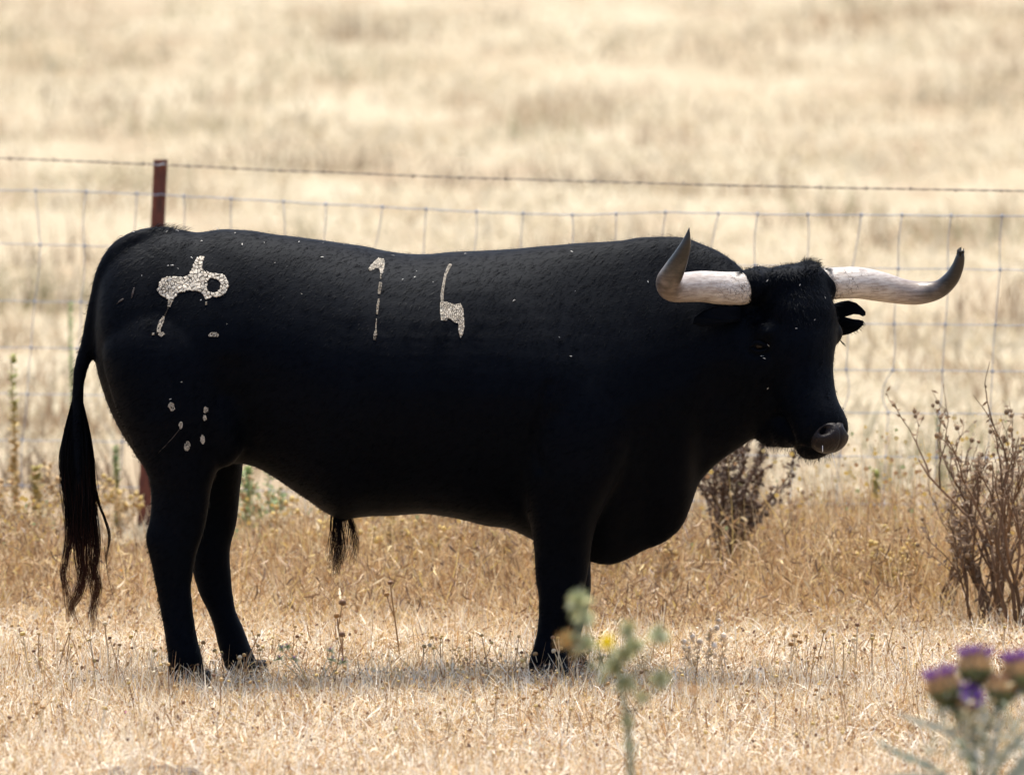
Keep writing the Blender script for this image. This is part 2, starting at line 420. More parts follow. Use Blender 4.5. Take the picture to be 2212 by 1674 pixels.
# --- head
TH = math.radians(48); PH = math.radians(20)
F = Vector((math.cos(TH), -math.sin(TH), 0)); R = Vector((-math.sin(TH), -math.cos(TH), 0)); Z = Vector((0, 0, 1))
A = (-math.cos(PH) * Z + math.sin(PH) * F).normalized(); Nn = (math.cos(PH) * F + math.sin(PH) * Z).normalized()
Y0 = -.15
def hsec(u, v, y, a, b, ex=0.85, n=32, ax=None):
    """ring round a point of the head: half width a (across the face), half depth b"""
    c = P(u, v, y); RR, NN = ax or (R, Nn)
    return [c + RR * (a * sgnpow(math.cos(2 * math.pi * k / n), ex)) + NN * (b * sgnpow(math.sin(2 * math.pi * k / n), ex)) for k in range(n)]
rows = [(1696, 580, -.12, .085, .045), (1697, 592, -.12, .115, .085), (1700, 612, -.125, .125, .115), (1703, 645, -.13, .120, .122), (1712, 685, -.145, .128, .128), (1718, 720, -.155, .13, .125),
        (1720, 750, -.17, .128, .122), (1722, 780, -.185, .115, .114), (1729, 815, -.20, .098, .104), (1741, 850, -.225, .086, .092), (1753, 880, -.25, .082, .082), (1767, 905, -.265, .085, .076), (1776, 930, -.275, .087, .070),
        (1777, 952, -.275, .082, .062), (1777, 968, -.27, .064, .047)]
rr = catmull(rows, 50)
U.add(loft([hsec(*r) for r in rr], 32))
# lower jaw and throat
rows = [(1640, 800, -.05, .085, .07), (1655, 850, -.07, .085, .08), (1672, 888, -.10, .078, .078), (1700, 918, -.15, .070, .066), (1728, 938, -.2, .060, .058), (1750, 953, -.235, .055, .048), (1764, 966, -.25, .048, .034)]
rr = catmull(rows, 26); U.add(loft([hsec(*r) for r in rr], 32))
# jaw angle bulge, cheeks, brow ridges, chin
def blob(u, v, y, r, ax=(R, Nn, A)): U.add(ball_geo(P(u, v, y), r, 18, 12, ax))
blob(1672, 912, -.12, (.062, .085, .078))
blob(1650, 830, -.16, (.05, .10, .11))
blob(1762, 966, -.245, (.062, .060, .036))
blob(1705, 935, -.18, (.05, .06, .045))
blob(1640, 602, -.15, (.055, .05, .042))
blob(1645, 722, -.245, (.035, .055, .04))
blob(1793, 722, -.12, (.035, .05, .04))
blob(1700, 596, -.14, (.10, .06, .038))
blob(1742, 590, -.12, (.055, .05, .042))
blob(1622, 618, -.215, (.055, .058, .058)); blob(1777, 620, -.09, (.045, .05, .055))
# sheath
U.add(tube_geo([P(722, 1085, 0), P(732, 1105, 0), P(745, 1128, 0)], [.03, .028, .012], 12))
# muscle masses
def bl(u, v, y, r): U.add(ball_geo(P(u, v, y), r, 20, 12))

bl(480, 900, -.17, (.09, .09, .16)); bl(1400, 850, -.12, (.16, .14, .22))

def union_skin():
    me = bpy.data.meshes.new('tmp'); me.from_pydata(U.v, [], U.f); me.update()
    o = bpy.data.objects.new('tmp', me); COL.objects.link(o)
    bm = bmesh.new(); bm.from_mesh(me); bmesh.ops.recalc_face_normals(bm, faces=bm.faces); bm.to_mesh(me); bm.free()
    m = o.modifiers.new('r', 'REMESH'); m.mode = 'VOXEL'; m.voxel_size = 0.0085; m.use_smooth_shade = True
    s = o.modifiers.new('s', 'SMOOTH'); s.factor = 0.5; s.iterations = 12
    dg = bpy.context.evaluated_depsgraph_get()
    res = bpy.data.meshes.new_from_object(o.evaluated_get(dg)); bpy.data.objects.remove(o); return res
skin = union_skin()
skin.name = 'body'
nv = len(skin.vertices); co = np.empty(nv * 3, np.float32); skin.vertices.foreach_get('co', co); co = co.reshape(-1, 3)
no = np.empty(nv * 3, np.float32); skin.vertices.foreach_get('normal', no); no = no.reshape(-1, 3)
def dent(u, v, y, r, d):
    """push the skin in (d<0) or out (d>0) round a point"""
    c = np.array(P(u, v, y)); r = np.array(r if hasattr(r, '__len__') else (r, r, r))
    g = np.exp(-(((co - c) / r) ** 2).sum(1)); co[:] += no * (g * d)[:, None]
def groove(pts, y, r, d):
    q = catmull([(a, b) for a, b in pts], len(pts) * 5)
    g = np.zeros(nv)
    for a, b in q:
        c = np.array(P(a, b, y)); dd = (co - c); e = np.exp(-((dd[:, 0] ** 2 + dd[:, 2] ** 2) / r ** 2) - (dd[:, 1] / .25) ** 2)
        g = np.maximum(g, e)
    co[:] += no * (g * d)[:, None]
from mathutils import noise as mnoise
rel = np.array([mnoise.noise(Vector((c[0] * 4.2, c[1] * 4.2, c[2] * 3.0))) * .0055 + mnoise.noise(Vector((c[0] * 11 + 7, c[1] * 11, c[2] * 7))) * .0022 for c in co])
co += no * rel[:, None]
groove([(1185, 830), (1165, 900), (1158, 960), (1165, 1010)], -.3, .014, -.010)      # crease behind the elbow
groove([(1510, 640), (1545, 740), (1560, 850)], -.2, .05, -.014)
groove([(540, 960), (505, 880), (500, 800)], -.3, .035, -.012)                        # flank fold
groove([(350, 640), (330, 760), (335, 880)], -.25, .03, -.006)
groove([(1728, 968), (1760, 974), (1800, 972), (1822, 962)], -.36, .006, -.007)        # mouth line
groove([(1620, 762), (1640, 770), (1660, 764)], -.3, .006, -.005)
dent(1639, 748, -.30, .02, -.010)
for uu in (760, 830, 900, 970, 1040): groove([(uu, 720), (uu - 25, 850), (uu - 45, 960)], -.35, .022, -.003)
skin.vertices.foreach_set('co', co.ravel()); skin.update()
skin.materials.clear(); skin.materials.append(M['coat'])
skin.polygons.foreach_set('use_smooth', np.ones(len(skin.polygons), bool))
body = link(bpy.data.objects.new('body', skin)); child_fix(body, bull)
BV = BVHTree.FromPolygons([tuple(c) for c in co], [tuple(p.vertices) for p in skin.polygons])
def hit(u, v, default_y=0.0):
    d = ray(u, v).normalized(); loc, nn, i, t = BV.ray_cast(CAM, d, 80)
    return (loc, nn) if loc is not None else (P(u, v, default_y), Vector((0, -1, 0)))

# --- horns
def horn(rows, broken=False):
    rr = catmull(rows, 60); pts = [P(a, b, c) for a, b, c, d in rr]; rad = [max(d, .4) * M_PX for *_, d in rr]
    ns = 24; vs, fs = tube_geo(pts, rad, ns)
    if broken:
        for i in range(len(pts) - 3, len(pts)):
            for k in range(ns): vs[i * ns + k] = vs[i * ns + k] + Vector((random.uniform(-.004, .004), random.uniform(-.003, .003), random.uniform(-.008, .012)))
    o = mesh_obj('horn', vs, fs, M['horn'], bull)
    at = o.data.attributes.new('along', 'FLOAT', 'POINT')
    L = np.cumsum([0] + [(pts[i + 1] - pts[i]).length for i in range(len(pts) - 1)]); L /= L[-1]
    at.data.foreach_set('value', np.repeat(L, ns).astype(np.float32)); return o
h1 = horn([(1625, 622, -.19, 33), (1592, 624, -.235, 36), (1560, 623, -.27, 35.5), (1515, 619, -.32, 33.5), (1478, 621, -.375, 32), (1452, 621, -.43, 30), (1444, 608, -.49, 26.5), (1456, 584, -.53, 23),
           (1470, 556, -.56, 17.5), (1482, 526, -.58, 10.5), (1489, 492, -.59, .5)])
tag(h1, 'pale horn curving towards the viewer with sharp grey tip')
h2 = horn([(1770, 613, -.09, 33), (1795, 613, -.06, 34), (1850, 611, 0, 34), (1900, 619, .05, 32.5), (1950, 630, .09, 27.5), (1990, 633, .10, 24.5), (2028, 625, .09, 20), (2054, 603, .07, 17),
           (2068, 578, .055, 13.5), (2074, 556, .045, 10), (2075, 543, .04, 6)], True)
tag(h2, 'long pale horn with splintered dark tip')
# splinter on the broken tip
# --- ears: notched slab with its own thickness
def slab(name, poly, y, dy, thick, mat, cup=0.0):
    n_ = len(poly); cu = sum(p[0] for p in poly) / n_; cv = sum(p[1] for p in poly) / n_
    from mathutils.geometry import tessellate_polygon
    bm = bmesh.new()
    vs = [bm.verts.new(P(a, b, y + dy * (a - cu) / 60)) for a, b in poly]
    for tri in tessellate_polygon([[Vector((a, -b, 0)) for a, b in poly]]): bm.faces.new([vs[i] for i in tri])
    bmesh.ops.subdivide_edges(bm, edges=bm.edges[:], cuts=3, use_grid_fill=False)
    c = P(cu, cv, y)
    for vv in bm.verts: vv.co.y += cup * ((vv.co.z - c.z) ** 2 + .4 * (vv.co.x - c.x) ** 2)
    ext = bmesh.ops.extrude_face_region(bm, geom=bm.faces[:])
    for g in ext['geom']:
        if isinstance(g, bmesh.types.BMVert): g.co.y += thick
    bmesh.ops.recalc_face_normals(bm, faces=bm.faces[:])
    me = bpy.data.meshes.new(name); bm.to_mesh(me); bm.free(); me.materials.append(mat)
    me.polygons.foreach_set('use_smooth', [True] * len(me.polygons))
    o = link(bpy.data.objects.new(name, me)); child_fix(o, bull); return o
ear_poly = [(1785, 662), (1800, 657.5), (1818, 652), (1833, 649.9), (1850, 655), (1862, 665), (1870, 674), (1870, 681), (1864, 684), (1856, 680), (1844, 679), (1825, 685), (1844, 690), (1856, 691), (1864, 694), (1865, 702), (1853, 714), (1833, 723), (1818, 726), (1790, 715)]
tag(slab('ear', ear_poly, .0, -.02, .014, M['coat'], 4.0), 'black ear split by a deep notch')
ear2 = [(1600, 664), (1575, 661), (1545, 663), (1518, 672), (1500, 686), (1497, 700), (1515, 706), (1540, 706), (1570, 700), (1600, 695)]
slab('ear', ear2, -.30, .03, .014, M['coat'], 4.0)

# --- eye with lids
loc, nn = hit(1639, 748)
eye = mesh_obj('eye', *ball_geo(loc - nn * .0135, (.018, .018, .018), 20, 14), M['eye'], bull)
def arc(u0, u1, vc, dv, rad, name, off=.002):
    pts = []
    for t in np.linspace(0, 1, 12):
        l_, n_ = hit(u0 + (u1 - u0) * t, vc - dv * math.sin(math.pi * t)); pts.append(l_ + n_ * off)
    return tube_geo(pts, [rad * (0.5 + math.sin(math.pi * t)) for t in np.linspace(0, 1, 12)], 8)
g = arc(1620, 1660, 750, 11, .0055, 'l', .005); mesh_obj('eyelid', *g, M['coat'], bull)
g = arc(1621, 1659, 752, -7, .0045, 'l', .004); mesh_obj('eyelid', *g, M['coat'], bull)

# --- muzzle pad with nostrils
def muzzle():
    seg, rings = 96, 64; c = P(1789, 943, -.300)
    vs, fs = ball_geo(c, (.068, .0575, .052), seg, rings, (R, Nn, A))
    V_ = np.array([tuple(p) for p in vs]); Rn, Na, An = np.array(R), np.array(Nn), np.array(A)
    d = V_ - np.array(c); a = d @ Rn; b = d @ Na; s = d @ An
    # boxier
    for side in (1, -1):
        ca, cs = side * .043, -.010
        g = np.exp(-(((a - ca - .3 * side * (s - cs)) / .015) ** 2) - (((s - cs) / .0125) ** 2)) * (b > -.02)
        rim = np.exp(-(((a - ca) / .027) ** 2) - (((s - cs + .006) / .020) ** 2)) * (b > -.02)
        V_ += Na * (rim * .012 - g * .034)[:, None]
    V_ -= Na * (np.exp(-(a / .004) ** 2) * .003 * (b > 0))[:, None]      # philtrum
    o = mesh_obj('muzzle', V_, fs, M['nose'], bull); tag(o, 'bare dark brown wet nose pad')
    return o
muzzle()
ds = [P(1797, 978, -.33), P(1800, 990, -.33), P(1804, 1004, -.33), P(1808, 1022, -.33)]
mesh_obj('drool_strand', *tube_geo(ds, [.0007] * 4, 5), M['drool'], bull)
ds = [P(1777, 962, -.36), P(1777, 970, -.362), P(1777, 976, -.362)]
mesh_obj('drool_strand', *tube_geo(ds, [.0008, .0012, .0016], 6), M['drool'], bull)

# --- hooves: two claws each
def hoof(u, v, y, wpx):
    mb = MB(); g = PG(u, v)
    base = P(u, v, y); base.z = float(gz(base.x, base.y)) - .004
    for s in (-1, 1):
        rings = []
        for t in np.linspace(0, 1, 7):
            hw = wpx * M_PX * (.5 - .07 * t); th = .030 * (1 - .15 * t)
            cx = base.x + wpx * M_PX * .08 * (1 - t); cz = base.z + .072 * t
            rings.append([(cx + math.cos(a) * hw * (1.12 if math.cos(a) > 0 else .9), y + s * .027 + math.sin(a) * th, cz) for a in np.linspace(0, 2 * math.pi, 17)[:-1]])
        g = loft(rings, 16); mb.add(g[0], g[1])
    return mb.build('hoof', M['hoof'], bull)
hoof(408, 1490, -.18, 92); hoof(530, 1472, .18, 92); hoof(1192, 1490, -.175, 100); hoof(1220, 1472, .17, 92)

# --- hair of tail brush, sheath tuft, poll, whiskers, ear fringe, coat
def hair_curves(guides, n, spread, wob, width, col, name, K=10, taper=0.25, label=None, tipcol=None):
    """guides: list of polylines (u, v, y, spreadpx); n hairs for each"""
    C_, W_, S_, K_ = [], [], [], []
    for gd in guides:
        q = catmull(gd, K)
        base = np.array([P(a, b, c) for a, b, c, d in q]); sp = q[:, 3] * M_PX
        for i in range(n):
            th = rng.uniform(0, 2 * math.pi); rd = math.sqrt(rng.uniform(0, 1)) * spread
            ph = rng.uniform(0, 6.28); am = rng.uniform(.3, 1) * wob * M_PX; fr = rng.uniform(.6, 1.6)
            t = np.linspace(0, 1, K); L = rng.uniform(.72, 1.0)
            idx = t * L * (K - 1); bb = np.stack([np.interp(idx, np.arange(K), base[:, j]) for j in range(3)], 1)
            ss = np.interp(idx, np.arange(K), sp)
            bb[:, 0] += ss * rd * math.cos(th) + am * np.sin(ph + t * 6.28 * fr) * t
            bb[:, 1] += ss * rd * math.sin(th) + am * np.cos(ph + t * 5 * fr) * t
            C_.append(bb); W_.append(width * (1 - (1 - taper) * t ** 2)); a = rng.uniform(0, math.pi); S_.append((math.cos(a), math.sin(a), 0))
            c0 = np.array(col); c1 = np.array(tipcol if tipcol else col)
            K_.append(c0[None] * (1 - t[:, None] ** 1.6) + c1[None] * t[:, None] ** 1.6)
    o = ribbons(name, np.array(C_), np.array(W_), np.array(S_), np.array(K_), M['hair'], bull)
    if label: o['label'] = label
    return o
BLK = (.0012, .0012, .0018); 
# tail brush: crown at 900, locks that part below 1170
yT = -.03
g_main = [[(167 + d * .2, 858, yT, 5), (166 + d * .75, 925, yT, 10), (165 + d * 1.0, 990, yT, 15), (170 + d * .95, 1060, yT, 13), (175 + d * .85, 1120, yT, 12), (177 + d * .9, 1180, yT, 9)] for d in (-22, -11, 0, 11, 22)]
hair_curves(g_main, 380, 1.05, 7, .0022, BLK, 'tail_hair', 12, .35, 'black upper tail brush', tipcol=(.005, .0035, .0035))
locks = [
    [(150, 1080, yT, 9), (152, 1150, yT, 9), (142, 1205, yT, 6), (135, 1240, yT, 5), (143, 1275, yT, 5), (150, 1310, yT, 4), (165, 1350, yT, 2)],
    [(165, 1080, yT, 10), (168, 1160, yT, 9), (172, 1210, yT, 8), (178, 1240, yT, 6), (165, 1285, yT, 5), (153, 1300, yT, 5), (160, 1330, yT, 4), (178, 1366, yT, 2)],
    [(180, 1080, yT, 10), (180, 1150, yT, 10), (178, 1200, yT, 6), (182, 1250, yT, 6), (170, 1290, yT, 5), (150, 1320, yT, 4), (152, 1340, yT, 3)],
    [(192, 1090, yT, 10), (198, 1160, yT, 10), (196, 1210, yT, 8), (200, 1250, yT, 7), (206, 1290, yT, 6), (199, 1325, yT, 5), (204, 1355, yT, 3), (202, 1395, yT, 1.5)],
    [(200, 1090, yT, 7), (207, 1150, yT, 7), (209, 1200, yT, 5), (204, 1230, yT, 5), (215, 1265, yT, 4), (207, 1290, yT, 3), (196, 1325, yT, 3), (203, 1350, yT, 2)]]
hair_curves([[(166 + d * .3, 885, yT, 5), (165 + d * 1.0, 960, yT, 10), (168 + d * 1.3, 1040, yT, 14), (174 + d * 1.2, 1120, yT, 14), (176 + d * 1.3, 1220, yT, 16), (172 + d * 1.2, 1310, yT, 14)] for d in (-16, 4, 20)], 90, 1.2, 14, .0012, BLK, 'tail_hair', 20, .2, 'loose wavy strands of the tail brush', tipcol=(.05, .02, .012))
hair_curves(locks, 75, 1.35, 10, .0013, (.003, .0025, .003), 'tail_hair', 16, .3, 'brown tinged wavy locks at the tail end', tipcol=(.11, .042, .022))  # red-brown tips: backlight put into the hair colour
hair_curves([[(200, 1020, yT, 3), (207, 1065, yT, 4), (217, 1097, yT, 3), (228, 1125, yT, 3), (237, 1160, yT, 3), (230, 1200, yT, 2), (231, 1235, yT, 1)]], 36, 1.0, 2, .0018, BLK, 'tail_hair', 14, .3, tipcol=(.03, .014, .01))
hair_curves([[(226, 1180, yT, 1), (229, 1215, yT, 2), (238, 1260, yT, 2), (246, 1300, yT, 2)]], 5, 1.0, 2, .0012, (.02, .01, .008), 'tail_hair', 10)
# sheath tuft
g2 = [[(730 + d * .6, 1100, 0, 9), (731 + d, 1140, 0, 9), (732 + d * 1.1, 1180, 0, 10), (729 + d * .9, 1212, 0, 9), (724 + d * .45, 1248, 0, 4)] for d in (-11, -2, 8)]
g2 += [[(748, 1104, 0, 9), (760, 1140, 0, 8), (764, 1175, 0, 9), (757, 1222, 0, 9)]]
hair_curves(g2, 75, 1.1, 10, .0013, BLK, 'belly_tuft', 10, .3, tipcol=(.03, .014, .01))

def coat_hair(n, test, length, lift, width, grav, name, seed):
    """short hairs rooted on the skin"""
    r2 = np.random.default_rng(seed)
    fc = np.array([p.center[:] for p in skin.polygons]); fn = np.array([p.normal[:] for p in skin.polygons])
    ok = np.where(test(fc))[0]; idx = r2.choice(ok, n)
    c = fc[idx] + r2.normal(0, .003, (n, 3)); nn_ = fn[idx]
    g = np.array(grav, float)[None] + r2.normal(0, .2, (n, 3)); g -= (g * nn_).sum(1)[:, None] * nn_
    g /= np.linalg.norm(g, axis=1)[:, None] + 1e-6
    ln = length * r2.uniform(.5, 1.2, n)[:, None]
    p0 = c - nn_ * .002; p1 = c + nn_ * ln * lift * .7 + g * ln * .5; p2 = c + nn_ * ln * lift * .9 + g * ln
    side = np.cross(nn_, g); side /= np.linalg.norm(side, axis=1)[:, None] + 1e-6
    cur = np.stack([p0, p1, p2], 1); W_ = np.stack([np.full(n, width), np.full(n, width * .8), np.full(n, width * .2)], 1)
    return ribbons(name, cur, W_, side, np.array([[.0006, .0009, .0018]]) * r2.uniform(.5, 1.6, (n, 1)), M['hair'], bull)
def inbox(u0, v0, u1, v1):
    a = P(u0, v0, 0); b = P(u1, v1, 0)
    return lambda c: (c[:, 0] > a.x) & (c[:, 0] < b.x) & (c[:, 2] < a.z) & (c[:, 2] > b.z)
tag(coat_hair(60000, lambda c: c[:, 1] < .15, .020, .09, .0018, (-.7, 0, -.5), 'coat_hair', 3), kind='stuff')
tag(coat_hair(5200, inbox(1598, 540, 1812, 690), .017, .28, .0014, (.1, -.2, -.7), 'poll_hair', 4), kind='stuff')
tag(coat_hair(260, inbox(1728, 540, 1768, 590), .026, .5, .0016, (.5, 0, .5), 'poll_hair', 5), kind='stuff')
tag(coat_hair(1500, lambda c: inbox(1400, 480, 1600, 580)(c) & (np.abs(c[:, 1] + .04) < .12), .010, .3, .0012, (-.5, 0, -.3), 'withers_hair', 6), kind='stuff')
tag(coat_hair(500, inbox(1640, 940, 1832, 1000), .022, .9, .0009, (0, 0, -.6), 'chin_whiskers', 8), kind='stuff')
tag(coat_hair(300, inbox(325, 478, 405, 500), .028, .5, .0015, (.8, 0, .3), 'rump_hair', 9), kind='stuff')
hf = []
for a in np.linspace(-1.35, 1.35, 22):
    dv = math.sin(a) * 36; dy_ = -math.cos(a) * 36 * M_PX
    hf.append([(1606, 623 + dv * .95, -.215 + dy_ * .9, 3), (1598, 623 + dv, -.23 + dy_, 3), (1588, 624 + dv * 1.04, -.24 + dy_ * 1.1, 3)])
    hf.append([(1782, 614 + dv * .95, -.075 + dy_ * .9, 3), (1791, 614 + dv, -.066 + dy_, 3), (1801, 615 + dv * 1.04, -.06 + dy_ * 1.1, 3)])
hair_curves(hf, 26, 1.0, 2, .0016, BLK, 'horn_fringe', 5)
# eyelashes of the far eye and ear fringe
lash = [[(1815, 735, -.10, 1), (1820, 741, -.10, 2), (1827, 746 + d, -.10, 3)] for d in (-3, 0, 3)]
hair_curves(lash, 12, 1.0, 1, .0012, BLK, 'eyelash', 5)
fr = []
for (a, b), (c, d) in zip(ear_poly[14:17], ear_poly[15:18]):
    for t in (0.1, .4, .7):
        fr.append([(a + (c - a) * t - 3, b + (d - b) * t - 3, .0, 2), (a + (c - a) * t + 2, b + (d - b) * t + 3, .0, 3), (a + (c - a) * t + 5, b + (d - b) * t + 6, .0, 4)])
hair_curves(fr, 9, 1.0, 1, .0010, BLK, 'ear_fringe', 4)

# --- brand marks: cracked crust, every flake a raised cell on the hide
def inpoly(p, poly):
    x, y = p; c = False; j = len(poly) - 1
    for i in range(len(poly)):
        xi, yi = poly[i]; xj, yj = poly[j]
        if (yi > y) != (yj > y) and x < (xj - xi) * (y - yi) / (yj - yi) + xi: c = not c
        j = i
    return c
def clip(poly, p, q, m):
    """keep the side of poly nearer p than q"""
    out = []
    mx, my = (p[0] + q[0]) / 2, (p[1] + q[1]) / 2; nx, ny = q[0] - p[0], q[1] - p[1]; L = math.hypot(nx, ny) or 1; nx /= L; ny /= L
    f = lambda a: (a[0] - mx) * nx + (a[1] - my) * ny + m
    for i in range(len(poly)):
        a, b = poly[i], poly[(i + 1) % len(poly)]; fa, fb = f(a), f(b)
        if fa <= 0: out.append(a)
        if (fa < 0) != (fb < 0) and fa != fb:
            t = fa / (fa - fb); out.append((a[0] + (b[0] - a[0]) * t, a[1] + (b[1] - a[1]) * t))
    return out
def stroke(pts, ws):
    L, Rr = [], []
    for i, (x, y) in enumerate(pts):
        a = pts[max(i - 1, 0)]; b = pts[min(i + 1, len(pts) - 1)]; dx, dy = b[0] - a[0], b[1] - a[1]; l = math.hypot(dx, dy) or 1
        L.append((x - dy / l * ws[i] / 2, y + dx / l * ws[i] / 2)); Rr.append((x + dy / l * ws[i] / 2, y - dx / l * ws[i] / 2))
    return L + Rr[::-1]
def brand(shapes, cell, seed, label, raise_=.0028):
    """shapes: (polygon, holes, cell size) in picture units"""
    r = random.Random(seed); mb = MB()
    for poly, holes, cs in shapes:
        xs = [p[0] for p in poly]; ys = [p[1] for p in poly]; seeds = []
        area = (max(xs) - min(xs)) * (max(ys) - min(ys)); tries = int(area / cs ** 2 * 30) + 60
        ins = lambda p: inpoly(p, poly) and not any(inpoly(p, h) for h in holes)
        for _ in range(tries):
            p = (r.uniform(min(xs), max(xs)), r.uniform(min(ys), max(ys)))
            if ins(p):
                dmin = cs * r.choice((.35, .6, .9, 1.3))
                if all((p[0] - q[0]) ** 2 + (p[1] - q[1]) ** 2 > dmin ** 2 for q in seeds): seeds.append(p)
        for p in seeds:
            k = 12; c = [(p[0] + math.cos(a) * cs * 1.15, p[1] + math.sin(a) * cs * 1.15) for a in np.linspace(0, 2 * math.pi, k + 1)[:-1]]
            c2 = []
            for q in c:           # pull rim points back inside the outline
                lo, hi = 0.0, 1.0
                if not ins(q):
                    for _ in range(7):
                        m = (lo + hi) / 2; t = (p[0] + (q[0] - p[0]) * m, p[1] + (q[1] - p[1]) * m)
                        if ins(t): lo = m
                        else: hi = m
                    q = (p[0] + (q[0] - p[0]) * max(lo, .12), p[1] + (q[1] - p[1]) * max(lo, .12))
                c2.append(q)
            c = c2
            for q in seeds:
                if q is not p and (q[0] - p[0]) ** 2 + (q[1] - p[1]) ** 2 < (2.6 * cs) ** 2 and len(c) > 2: c = clip(c, p, q, 0.42 if cs > 6 else .32)
            if len(c) < 3: continue
            cx = sum(a[0] for a in c) / len(c); cy = sum(a[1] for a in c) / len(c); hgt = raise_ * r.uniform(.6, 1.3)
            base, mid = [], []
            for a in c:
                a = (a[0] + r.gauss(0, .045 * cs), a[1] + r.gauss(0, .045 * cs)); l_, n_ = hit(*a); base.append(l_ - n_ * .002); mid.append(l_ + n_ * hgt * r.uniform(.3, .75))
            tp = []
            for a in c:
                l_, n_ = hit(cx + (a[0] - cx) * .72, cy + (a[1] - cy) * .72); tp.append(l_ + n_ * hgt * r.uniform(.85, 1.15))
            l_, n_ = hit(cx, cy); ctr = l_ + n_ * hgt * r.uniform(.8, 1.35)
            K = len(c); v_ = base + mid + tp + [ctr]; f_ = []
            for i in range(K):
                j = (i + 1) % K; f_ += [(i, j, K + j, K + i), (K + i, K + j, 2 * K + j, 2 * K + i), (2 * K + i, 2 * K + j, 3 * K)]
            if 3.2 < cs < 6 and r.random() < .05: continue
            tone = (r.uniform(.68, 1.05) if seed != 4 else r.uniform(.9, 1.2)) if cs > 2 else .25
            mb.add(v_, f_, (.84 * tone, .77 * tone, .65 * tone))
    o = mb.build('brand_mark', M['crust'], bull, smooth=False, colors=True); o['kind'] = 'stuff'; o['label'] = label
    return o
T1 = lambda q: [(311.1 + a * .13423, 535.7 + b * .13423) for a, b in q]
T2 = lambda q: [(691.3 + a * .27357, 475.3 + b * .27357) for a, b in q]
main = T1([(230, 640), (245, 560), (300, 490), (420, 462), (560, 470), (640, 475), (700, 450), (740, 400), (780, 330), (800, 250), (830, 190), (880, 150), (950, 135), (965, 160), (945, 240), (935, 310), (940, 385), (1050, 400), (1200, 420), (1280, 430),
           (1330, 490), (1355, 570), (1350, 640), (1320, 720), (1260, 770), (1150, 800), (1090, 770), (1040, 820), (1000, 835), (975, 790), (930, 720), (830, 690), (740, 690), (640, 700), (560, 715), (520, 760), (480, 810), (400, 830), (330, 800), (250, 740), (210, 690)])
hole = T1([(1010, 520), (1080, 480), (1180, 500), (1230, 560), (1240, 640), (1190, 700), (1110, 730), (1040, 700), (1000, 650), (1010, 600)])
sh = [(main, [hole], 14)]
for q, ws, c in [([(398, 950), (370, 1010), (330, 1105)], (16, 12, 16), 1.9), ([(430, 840), (415, 890), (400, 945)], (80, 60, 40), 5), ([(320, 1110), (280, 1190), (240, 1290), (235, 1360)], (30, 70, 60, 60), 5), ([(240, 1375), (280, 1400), (320, 1370)], (60, 60, 40), 5),
                 ([(130, 1390), (165, 1385)], (30, 34), 4), ([(1000, 870), (1000, 915)], (26, 30), 4), ([(1040, 1415), (1080, 1395), (1150, 1395), (1200, 1410)], (30, 60, 70, 40), 5)]:
    sh.append((T1(stroke(q, ws)), [], c))
brand(sh, 11, 1, 'pale cracked brand shaped like an animal figure on the rump')
sh = [(T2([(382, 392), (400, 360), (430, 330), (460, 302), (505, 312), (512, 350), (505, 385), (495, 425), (478, 425), (465, 385), (440, 378), (400, 405)]), [], 6)]
for q, ws in [([(480, 495), (472, 540), (465, 585)], (26, 24, 18)), ([(464, 625), (456, 680), (450, 745)], (14, 18, 10)), ([(447, 780), (443, 820), (441, 860)], (5, 5, 8)), ([(441, 868), (437, 905), (428, 945)], (14, 26, 16)), ([(480, 432), (478, 465)], (10, 8))]:
    sh.append((T2(stroke(q, ws)), [], 3.4))
brand(sh, 5, 2, 'white brand shaped like the number 1 on the flank')
sh = [(T2(stroke([(1032, 350), (1012, 385), (992, 430), (980, 490), (968, 560), (963, 600), (965, 648)], (22, 22, 20, 18, 22, 24, 18))), [], 4),
      (T2([(950, 650), (1000, 650), (1060, 670), (1112, 662), (1130, 710), (1138, 800), (1140, 850), (1125, 905), (1108, 938), (1092, 870), (1095, 820), (1060, 805), (1010, 770), (1000, 797), (955, 792), (948, 720)]), [], 7.2)]
brand(sh, 5, 3, 'white brand shaped like the number 4 behind the shoulder')
sh = []
for x, y, a, b in [(371, 878, 7.5, 10), (390.5, 918, 5, 8), (404.5, 964, 7, 11), (444, 886, 5, 7), (442, 903, 4.2, 7), (437, 949, 5.5, 10)]:
    sh.append(([(x + a * math.cos(t) * random.uniform(.6, 1.15), y + b * math.sin(t) * random.uniform(.7, 1.15)) for t in np.linspace(0, 6.283, 13)[:-1]], [], 3.6))
brand(sh, 4, 4, 'small pale brand spots low on the thigh')
# scars: thin bare lines
def scar(pts, r_):
    mb = [hit(a, b) for a, b in pts]
    mesh_obj('scar', *tube_geo([l_ + n_ * .0005 for l_, n_ in mb], r_, 6), M['scar'], bull)
scar([(392, 922), (375, 943), (358, 962), (342, 978)], [.001, .0012, .001, .0006])
scar([(290, 622), (287, 634), (284, 645)], [.002, .004, .001]); scar([(267, 646), (259, 651), (252, 657)], [.003, .003, .001])
scar([(352, 693), (347, 700)], [.003, .002])
